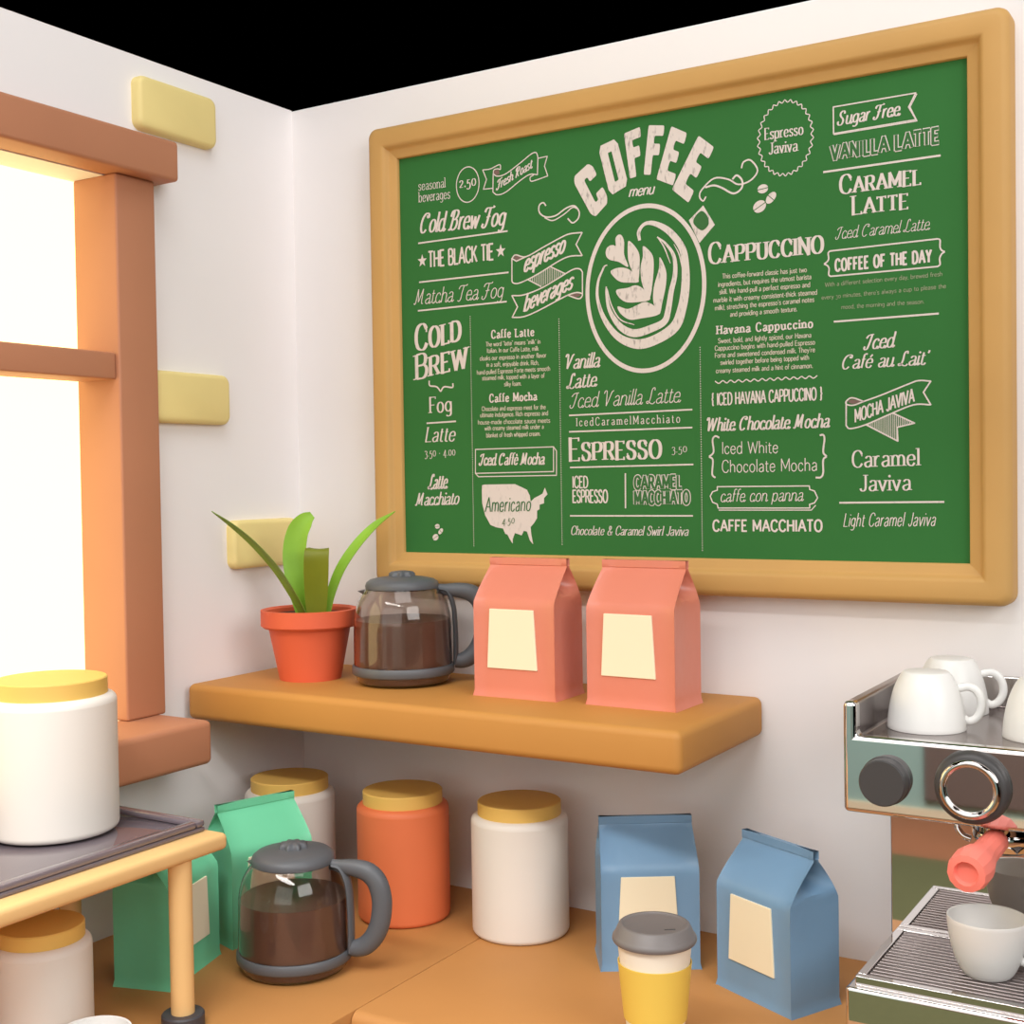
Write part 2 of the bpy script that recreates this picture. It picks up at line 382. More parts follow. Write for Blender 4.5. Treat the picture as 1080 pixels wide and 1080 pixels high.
# ---------------------------------------------------------------- potted plant
t = empty('potted_plant', (.1512, -.1548, ZS), label='small orange pot with four long green leaves on the shelf', cat='plant')
pr = [(0, 0), (.049, 0), (.0655, .0835), (.0735, .0835), (.0775, .087), (.0775, .1115), (.0735, .1125), (.0695, .109), (.0685, .098), (.0, .098)]
obj('pot', LT(pr, 64), 'pot', t, smooth=30)
obj('soil', LT([(0, .0985), (.068, .0985), (.066, .103), (0, .104)], 48), 'soil', t, smooth=0)
def leaf(pts, wd, across, m, curl=.25):
    """ribbon with thickness; pts = spine, wd = half widths, across = width direction"""
    P = catmull(pts, 5); Wd = [v[0] for v in catmull([(a, 0) for a in wd], 5)]
    bm = bmesh.new(); A = Vector(across).normalized(); F = []; Bk = []
    for i, p in enumerate(P):
        p = Vector(p); d = (Vector(P[min(i+1, len(P)-1)])-Vector(P[max(i-1, 0)])).normalized()
        s = (A-d*A.dot(d)).normalized(); nn = s.cross(d).normalized(); w_ = max(Wd[i], .0004)
        F.append([bm.verts.new(p+s*w_*k+nn*(curl*w_*(k*k)+.0006)) for k in (-1, -.5, 0, .5, 1)])
        Bk.append([bm.verts.new(p+s*w_*k+nn*(curl*w_*(k*k)-.0006)) for k in (-1, -.5, 0, .5, 1)])
    for i in range(len(P)-1):
        for k in range(4):
            bm.faces.new((F[i][k], F[i][k+1], F[i+1][k+1], F[i+1][k])); bm.faces.new((Bk[i][k], Bk[i+1][k], Bk[i+1][k+1], Bk[i][k+1]))
        bm.faces.new((F[i][0], F[i+1][0], Bk[i+1][0], Bk[i][0])); bm.faces.new((F[i][4], Bk[i][4], Bk[i+1][4], F[i+1][4]))
    for i in (0, len(P)-1):
        for k in range(4): bm.faces.new((F[i][k], F[i][k+1], Bk[i][k+1], Bk[i][k]))
    obj('leaf', bm, m, t, smooth=60)
rx, ry = .8526, .5226                        # image-right direction on the ground (the leaves fan along it)
def lp(a, b, z): return (a*rx+b*ry, a*ry-b*rx, z)   # a along that direction, b toward the room
leaf([lp(-.004,.010,.10), lp(-.022,.016,.138), lp(-.048,.020,.180), lp(-.082,.024,.220), (lp(-.116,.028,.250)), lp(-.147,.030,.2715)], [.010,.011,.0105,.009,.006,.0005], lp(.55,.75,.35), 'leafc')
leaf([lp(-.013,-.004,.10), lp(-.019,-.004,.150), lp(-.023,-.006,.195), lp(-.018,-.008,.232), lp(-.006,-.010,.252), lp(.006,-.012,.262)], [.008,.016,.0185,.0175,.014,.006], lp(1,.0,-.0), 'leafa')
leaf([lp(.013,.012,.10), lp(.014,.016,.135), lp(.0155,.022,.170), lp(.017,.026,.196), lp(.018,.022,.206), lp(.019,.012,.208)], [.015,.018,.0195,.0195,.019,.016], lp(1,-.1,.0), 'leafb', .12)
leaf([lp(.028,0,.10), lp(.036,-.004,.135), lp(.052,-.008,.175), lp(.078,-.012,.213), lp(.108,-.016,.244), lp(.139,-.020,.2655)], [.0085,.0095,.010,.0095,.007,.0005], lp(.75,.6,-.3), 'leafa')

# ---------------------------------------------------------------- porcelain cups
def cup_profile(r, h):
    o = [(0, 0), (.56*r, 0), (.60*r, .02*h), (.70*r, .12*h), (.83*r, .32*h), (.92*r, .55*h), (.975*r, .78*h), (r, .985*h)]
    i = [(r-.0005, h), (r-.0022, .99*h), (.94*r, .78*h), (.88*r, .55*h), (.78*r, .32*h), (.63*r, .14*h), (.45*r, .09*h), (0, .08*h)]
    return catmull(o[1:], 3), i
def make_cup(loc, rz, label, r=.0436, h=.0655, inverted=False, name='coffee_cup'):
    t = empty(name, loc, rz, label=label, cat='cup')
    o, i = cup_profile(r, h)
    prof = [(0, 0)]+o+i
    fl = (lambda z: h-z) if inverted else (lambda z: z)
    obj('bowl', LT([(a, fl(b)) for a, b in prof], 64), 'cup', t, smooth=50)
    g = [(.90*r, .80*h), (1.06*r, .85*h), (1.24*r, .79*h), (1.36*r, .64*h), (1.36*r, .47*h), (1.25*r, .32*h), (1.05*r, .25*h), (.80*r, .28*h)]
    P = [(x, 0, fl(z)) for x, z in catmull(g, 4)]
    bm = bmesh.new(); tube(bm, P, .0042, 12, sx=1.15, up=Vector((0, 1, 0)))
    obj('handle', bm, 'cup', t, smooth=80)
    return t
ZM = .3756
c1 = make_cup((1.1412, -.236, ZM), .22, 'upside-down white cup at the front left corner of the machine top', inverted=True)
dup(c1, (1.1425, -.117, ZM), .22, label='upside-down white cup at the back of the machine top, behind another')
dup(c1, (1.2680, -.236, ZM), .22, label='upside-down white cup cut by the right edge on the machine top')
make_cup((1.2090, -.247, .1062), .18, 'upright white cup standing on the drip tray of the espresso machine')
make_cup((.3543, -.7722, 0), -.6, 'upright white cup in front of the small jar, mostly below the picture', r=.0415, h=.058)

# ---------------------------------------------------------------- paper cup
t = empty('paper_coffee_cup', (.868, -.394, 0), 0, label='takeaway paper cup with yellow sleeve and dark grey lid on the worktop', cat='cup')
obj('cup_body', LT([(0, .004), (.0295, .004), (.0300, 0), (.0310, 0), (.0432, .132), (.0425, .1325), (0, .1315)], 64), 'paper', t, smooth=30)
obj('sleeve', LT([(.0353, .042), (.0366, .042), (.0431, .1075), (.0418, .1075), (.0353, .042)], 64), 'sleeve', t, smooth=30)
lp_ = [(0, .1305), (.0450, .1305), (.0480, .1312), (.0492, .1335), (.0488, .1365), (.0474, .1385), (.0462, .1400), (.0415, .1500), (.0400, .1512), (.0372, .1512), (.0360, .1500), (.0345, .1496), (0, .1496)]
l = obj('lid', LT(lp_, 64), 'plid', t, smooth=40)
o = obj('sip_hole', RB(-.0065, .0065, -.0010, .0010, -.0006, .0005, .0004, seg=2), 'knobm', l, loc=(.0235, -.0080, .1497)); o.rotation_euler = (0, 0, .62)

# ---------------------------------------------------------------- espresso machine
X0, X1, YF, YB = 1.074, 1.366, -.3365, -.058
em = empty('espresso_machine', ((X0+X1)/2, -.20, 0), label='polished steel espresso machine with round black knob and pressure gauge', cat='coffee machine')
L = (-(X0+X1)/2, .20, 0)
def mp(name, bm, m, parent=em, **k):
    return obj(name, bm, m, parent, loc=(L if parent is em else None), **k)
bm = bmesh.new()                           # housing with raised cup tray
pr = [(X0, .2935), (X0, .4170), (X0+.0150, .4170), (X0+.0150, .3795), (X1-.0150, .3795), (X1-.0150, .4170), (X1, .4170), (X1, .2935)]
a = [bm.verts.new((x, YF, z)) for x, z in pr]; b = [bm.verts.new((x, YF+.020, z)) for x, z in pr]
for i in range(8): bm.faces.new((a[i], a[(i+1) % 8], b[(i+1) % 8], b[i]))
bm.faces.new(a); bm.faces.new(b[::-1])
mp('front_panel', bm, 'mirror', bevel=.0055, seg=4, smooth=30)
bm = bmesh.new()
pr2 = [(X0+.0004, .2945), (X0+.0004, .4164), (X0+.0146, .4164), (X0+.0146, .3754), (X1-.0146, .3754), (X1-.0146, .4164), (X1-.0004, .4164), (X1-.0004, .2945)]
a = [bm.verts.new((x, YF+.012, z)) for x, z in pr2]; b = [bm.verts.new((x, YB, z)) for x, z in pr2]
for i in range(8): bm.faces.new((a[i], a[(i+1) % 8], b[(i+1) % 8], b[i]))
bm.faces.new(a); bm.faces.new(b[::-1])
mp('housing', bm, 'steel', bevel=.004, seg=3, smooth=30)
mp('back_rail', BX(X0+.0140, X1-.0140, YB-.011, YB-.0005, .3755, .4150), 'chrome', bevel=.0025, seg=2, smooth=30)
mp('back_column', BX(X0, X1, -.1445, YB-.001, .0975, .2945), 'mirror', bevel=.002, seg=2, smooth=30)
mp('base', BX(X0, X1, YF, YB, .010, .0970), 'mirror', bevel=.0045, seg=3, smooth=30)
for x in (X0+.03, X1-.03):
    for y in (YF+.03, YB-.03): mp('rubber_foot', LT([(0, 0), (.012, 0), (.012, .0102), (0, .0102)], 24, cx=x, cy=y), 'foot', smooth=30)
bm = bmesh.new()
a0, a1, b0, b1 = X0+.0085, X1-.0085, -.3260, -.1455
for q in ((a0, a1, b0, b0+.010), (a0, a1, b1-.010, b1), (a0, a0+.010, b0+.010, b1-.010), (a1-.010, a1, b0+.010, b1-.010)): box(bm, *q, .0965, .1072)
dt = mp('drip_tray', bm, 'chrome', bevel=.0012, seg=2, smooth=30)
mp('tray_floor', BX(a0+.009, a1-.009, b0+.009, b1-.009, .0972, .0990), 'darksteel', dt, smooth=0)
bm = bmesh.new(); n = 17
for i in range(n):
    y = b0+.0135+(b1-b0-.027)*i/(n-1)
    box(bm, a0+.0102, a1-.0102, y-.0032, y+.0032, .1005, .1060)
mp('grate', bm, 'gratesteel', dt, bevel=.0018, seg=3, smooth=30)
# knobs (axis -y)
RY = Matrix.Rotation(PI/2, 4, 'X')           # +z -> -y
def disc(prof, x, z, y=YF, n=56, bm=None):
    bm = bm or bmesh.new(); lathe(bm, prof, n, M4=Matrix.Translation((x, y, z)) @ RY); return bm
for x in (1.1215, 1.306):
    mp('control_knob', disc([(0, -.001), (.0268, -.001), (.0268, .003), (.0258, .004), (.0252, .016), (.0238, .0180), (0, .0180)], x, .3335), 'knobm', smooth=30)
g = mp('gauge_bezel', disc([(0, -.001), (.0385, -.001), (.0392, .004), (.0370, .0120), (.0345, .0145), (.0310, .0150), (0, .0140)], 1.2130, .3370), 'knobm', smooth=40)
mp('gauge_ring', disc([(.0238, .0142)]+[(.0275+.0040*math.cos(math.radians(a)), .0170+.0040*math.sin(math.radians(a))) for a in range(-150, 331, 24)]+[(.0238, .0142)], 1.2130, .3370), 'chrome', g, smooth=80)
mp('gauge_face', disc([(0, .0145), (.0245, .0145), (.0245, .0165), (0, .0165)], 1.2130, .3370), 'mirror', g, smooth=30)
# group head and portafilter
gx, gy, gz = 1.232, -.262, .0078
mp('group_head', LT([(0, .2945), (.038, .2945), (.038, .287), (.035, .283), (.033, .283), (.033, .276), (0, .276)], 48, cx=gx, cy=gy), 'chrome', smooth=30)
pf = mp('portafilter', LT([(0, .2758), (.0345, .2758), (.0355, .273), (.0355, .268), (.033, .265), (.030, .257), (.020, .252), (0, .251)], 48, cx=gx, cy=gy), 'chrome', smooth=40)
for sg in (-1, 1):
    bm = bmesh.new(); tube(bm, catmull([(gx+sg*a_, gy-.014-b_*.15, .302-b_) for a_, b_ in ((.036, .010), (.045, .014), (.048, .024), (.042, .033), (.033, .036))], 4), .0035, 10)
    mp('locking_lug', bm, 'chrome', pf, smooth=60)
d = Vector((-.0079, -.1, -.0075)).normalized()
st = Vector((gx+.002, gy-.030, .2790))
q = Vector((0, 0, 1)).rotation_difference(d).to_matrix().to_4x4()
mp('handle_collar', (lambda bm: (lathe(bm, [(0, -.004), (.0085, -.004), (.0085, .030), (0, .030)], 24, M4=Matrix.Translation(st) @ q), bm)[1])(bmesh.new()), 'chrome', pf, smooth=30)
bm = bmesh.new()
hp = [(0, .022), (.0115, .022), (.0133, .026), (.0138, .050), (.0142, .070), (.0160, .084), (.0195, .096), (.0212, .108), (.0210, .122), (.0190, .131), (.0125, .132), (.0105, .127), (0, .126)]
lathe(bm, hp, 14, M4=Matrix.Translation(st) @ q)
h_ = mp('handle', bm, 'handle', pf, smooth=24); h_['label'] = 'coral pink handle'

# ---------------------------------------------------------------- menu board
mb = empty('menu_board', (.6966, 0, .5), label='large green coffee menu board in a thick light wooden frame', cat='menu board')
LB = (-.6966, 0, -.5)
XB0, XB1, ZB0, ZB1 = .2466, 1.1466, .5512, 1.1977
bm = bmesh.new(); rings = []
mg = .0535
fprof = [(0, 0), (0, .026), (.0015, .033), (.006, .038), (.011, .0395), (.030, .0395), (.0335, .0385), (.0365, .034), (.0385, .0300), (.0410, .0285), (.0520, .0275), (.0532, .0265), (.0535, .0190), (.0535, 0)]
for s, y in fprof:
    x0, x1, z0, z1 = XB0-mg+s, XB1+mg-s, ZB0-mg+s, ZB1+mg-s
    r = max(.0006, .016-s*.42 if s < .05 else .0006)
    ring = []
    for cx, cz, a0 in ((x1-r, z1-r, 0), (x0+r, z1-r, 90), (x0+r, z0+r, 180), (x1-r, z0+r, 270)):
        for k in range(7):
            a = math.radians(a0+15*k); ring.append(bm.verts.new((cx+r*math.cos(a), -y, cz+r*math.sin(a))))
    rings.append(ring)
n = len(rings[0])
for a, b in zip(rings, rings[1:]+rings[:1]):
    for i in range(n): bm.faces.new((a[i], a[(i+1) % n], b[(i+1) % n], b[i]))
obj('frame', bm, 'frame', mb, smooth=50, loc=LB)
panel = obj('board_panel', BX(XB0-.0005, XB1+.0005, -.0200, -.0005, ZB0-.0005, ZB1+.0005), 'board', mb, smooth=0, loc=LB)

# lettering: skeleton glyphs, drawn with a pen whose width follows the stroke direction
TEXTS=[(0, 'seasonal', 'thinserif', 38.0, 590.5, 91.2, 589.2, 15.2),
(0, 'beverages', 'thinserif', 38.2, 571.6, 99.9, 570.1, 15.9),
(0, '2.50', 'serif', 117.8, 584.6, 149.7, 584.8, 16.5),
(1, 'Fresh Roast', 'bscript', 188.3, 572.0, 254.1, 597.9, 13.9),
(2, 'Cold Brew Fog', 'script', 38.5, 522.1, 205.5, 515.2, 30.0),
(4, 'THE BLACK TIE', 'cond', 55.5, 464.5, 180.3, 464.2, 24.8),
(5, 'Matcha Tea Fog', 'hair', 25.6, 406.5, 199.7, 403.5, 24.2),
(6, 'COLD', 'caps1', 26.9, 330.1, 115.5, 342.4, 41.3),
(6, 'BREW', 'caps1', 26.0, 283.7, 127.0, 299.2, 39.8),
(7, 'Fog', 'serif', 52.6, 227.9, 96.7, 229.0, 25.3),
(7, 'Latte', 'iserif', 42.7, 181.2, 103.6, 181.1, 23.8),
(7, '3.50 · 4.00', 'thinserif', 41.3, 157.1, 101.7, 158.1, 13.9),
(8, 'Latte', 'script', 47.7, 104.0, 86.7, 105.3, 23.1),
(8, 'Macchiato', 'script', 21.6, 77.2, 108.8, 79.4, 20.1),
(9, 'Iced Caffè Mocha', 'bscript', 148.7, 141.1, 268.2, 140.4, 17.8),
(10, 'Caffe Latte', 'slab', 174.4, 340.6, 252.1, 339.5, 12.5),
(11, 'The word “latte” means “milk” in', 'tiny', 163.5, 328.7, 263.4, 326.5, 6.8),
(11, 'Italian. In our Caffe Latte, milk', 'tiny', 165.6, 318.6, 260.0, 316.0, 6.8),
(11, 'cloaks our espresso in another flavor', 'tiny', 151.9, 307.2, 273.6, 304.8, 6.8),
(11, 'in a soft, enjoyable drink. Rich,', 'tiny', 164.3, 296.6, 260.1, 294.1, 6.8),
(11, 'hand-pulled Espresso Forte meets smooth', 'tiny', 145.8, 285.3, 279.9, 284.0, 6.8),
(11, 'steamed milk, topped with a layer of', 'tiny', 155.5, 275.8, 269.9, 273.8, 6.8),
(11, 'silky foam.', 'tiny', 196.6, 264.2, 227.8, 263.8, 6.8),
(10, 'Caffe Mocha', 'slab', 168.9, 240.2, 255.2, 239.8, 12.5),
(11, 'Chocolate and espresso meet for the', 'tiny', 154.0, 227.1, 270.9, 225.3, 6.8),
(11, 'ultimate indulgence. Rich espresso and', 'tiny', 150.7, 217.3, 275.3, 215.7, 6.9),
(11, 'house-made chocolate sauce meets', 'tiny', 146.3, 206.0, 278.5, 204.3, 6.9),
(11, 'with creamy steamed milk under a', 'tiny', 158.8, 196.1, 267.0, 195.3, 6.8),
(11, 'blanket of fresh whipped cream.', 'tiny', 161.7, 184.9, 260.9, 184.6, 6.8),
(13, 'Americano', 'hand', 157.2, 66.8, 242.8, 68.5, 22.4),
(13, '4.50', 'hand', 189.0, 47.3, 212.5, 49.3, 11.9),
(15, 'espresso', 'bital', 234.8, 438.5, 311.3, 464.0, 26.1),
(15, 'beverages', 'bital', 233.8, 377.7, 323.8, 407.6, 24.6),
(17, 'menu', 'bital', 417.7, 531.7, 460.6, 531.2, 15.8),
(18, 'Vanilla', 'script', 304.9, 284.9, 367.4, 284.9, 21.5),
(18, 'Latte', 'script', 309.7, 254.8, 361.8, 256.5, 21.4),
(19, 'Iced Vanilla Latte', 'hair', 315.6, 225.1, 498.1, 226.1, 22.5),
(20, 'IcedCaramelMacchiato', 'spaced', 324.6, 197.1, 495.5, 196.4, 12.0),
(21, 'ESPRESSO', 'caps1', 311.4, 144.6, 465.0, 145.5, 34.0),
(21, '3.50', 'thinserif', 481.9, 152.8, 505.8, 153.6, 12.4),
(22, 'ICED', 'cond', 316.7, 103.5, 342.9, 103.2, 17.2),
(22, 'ESPRESSO', 'cond', 316.4, 81.0, 376.2, 80.8, 18.6),
(23, 'CARAMEL', 'outline', 421.5, 100.9, 496.8, 101.4, 18.1),
(23, 'MACCHIATO', 'outline', 421.1, 78.2, 508.6, 78.5, 18.1),
(24, 'Chocolate & Caramel Swirl Javiva', 'iserif', 312.1, 31.6, 507.4, 32.2, 13.4),
(25, 'CAPPUCCINO', 'caps1', 543.3, 420.4, 709.5, 419.1, 29.5),
(26, 'This coffee-forward classic has just two', 'tiny', 563.4, 397.9, 686.4, 395.3, 6.5),
(26, 'ingredients, but requires the utmost barista', 'tiny', 557.0, 386.8, 692.6, 385.0, 6.6),
(26, 'skill. We hand-pull a perfect espresso and', 'tiny', 558.7, 376.1, 691.0, 374.4, 6.6),
(26, 'marble it with creamy consistent-thick steamed', 'tiny', 549.4, 365.1, 700.7, 363.3, 6.6),
(26, 'milk), stretching the espresso’s caramel notes', 'tiny', 551.6, 353.9, 696.4, 353.8, 6.6),
(26, 'and providing a smooth texture.', 'tiny', 574.5, 343.1, 672.2, 342.9, 6.6),
(10, 'Havana Cappuccino', 'slab', 554.1, 319.8, 694.0, 318.8, 11.8),
(26, 'Sweet, bold, and lightly spiced, our Havana', 'tiny', 556.0, 306.9, 691.8, 305.7, 6.6),
(26, 'Cappuccino begins with hand-pulled Espresso', 'tiny', 550.9, 296.7, 696.9, 295.6, 6.6),
(26, 'Forte and sweetened condensed milk. They’re', 'tiny', 550.8, 286.5, 696.8, 285.4, 6.6),
(26, 'swirled together before being topped with', 'tiny', 559.0, 276.0, 688.4, 275.4, 6.6),
(26, 'creamy steamed milk and a hint of cinnamon.', 'tiny', 552.1, 264.7, 693.5, 263.8, 6.6),
(27, '{ ICED HAVANA CAPPUCCINO }', 'cond', 545.1, 219.1, 706.6, 220.0, 16.5),
(28, 'White Chocolate Mocha', 'bscript', 536.2, 182.6, 716.8, 182.2, 18.5),
(29, 'Iced White', 'light', 559.9, 149.4, 643.1, 148.9, 16.6),
(29, 'Chocolate Mocha', 'light', 559.6, 122.8, 698.4, 123.2, 17.2),
(30, 'caffe con panna', 'thinscript', 556.2, 81.1, 679.3, 82.1, 17.3),
(31, 'CAFFE MACCHIATO', 'sansb', 544.8, 39.2, 704.5, 40.0, 15.3),
(32, 'Espresso', 'serif', 628.3, 583.6, 683.2, 582.7, 15.6),
(32, 'Javiva', 'serif', 634.4, 562.8, 674.9, 561.7, 15.5),
(33, 'Sugar Free', 'bscript', 730.8, 587.5, 815.0, 588.0, 17.5),
(34, 'VANILLA LATTE', 'outline', 722.0, 542.4, 863.5, 544.5, 18.6),
(35, 'CARAMEL', 'caps1', 733.3, 495.0, 840.0, 494.0, 25.0),
(35, 'LATTE', 'caps1', 749.6, 465.4, 823.5, 464.5, 25.0),
(36, 'Iced Caramel Latte', 'hair', 727.9, 435.3, 852.1, 434.3, 15.6),
(37, 'COFFEE OF THE DAY', 'heavy', 726.0, 392.4, 852.7, 392.0, 15.6),
(38, 'With a different selection every day, brewed fresh', 'faint', 711.8, 372.5, 866.8, 372.5, 5.6),
(38, 'every 30 minutes, there’s always a cup to please the', 'faint', 706.8, 355.8, 871.1, 356.5, 5.6),
(38, 'mood, the morning and the season.', 'faint', 733.8, 340.6, 843.4, 338.9, 5.6),
(39, 'Iced', 'script', 765.7, 284.2, 805.7, 285.3, 19.4),
(39, 'Café au Lait’', 'script', 733.1, 259.9, 849.1, 259.5, 18.2),
(40, 'MOCHA JAVIVA', 'cond', 751.1, 187.3, 829.5, 211.8, 17.0),
(41, 'Caramel', 'serif', 747.0, 126.7, 836.0, 127.9, 22.1),
(41, 'Javiva', 'serif', 757.1, 94.7, 824.3, 95.6, 21.5),
(42, 'Light Caramel Javiva', 'handthin', 733.9, 46.7, 856.8, 48.5, 17.7)]
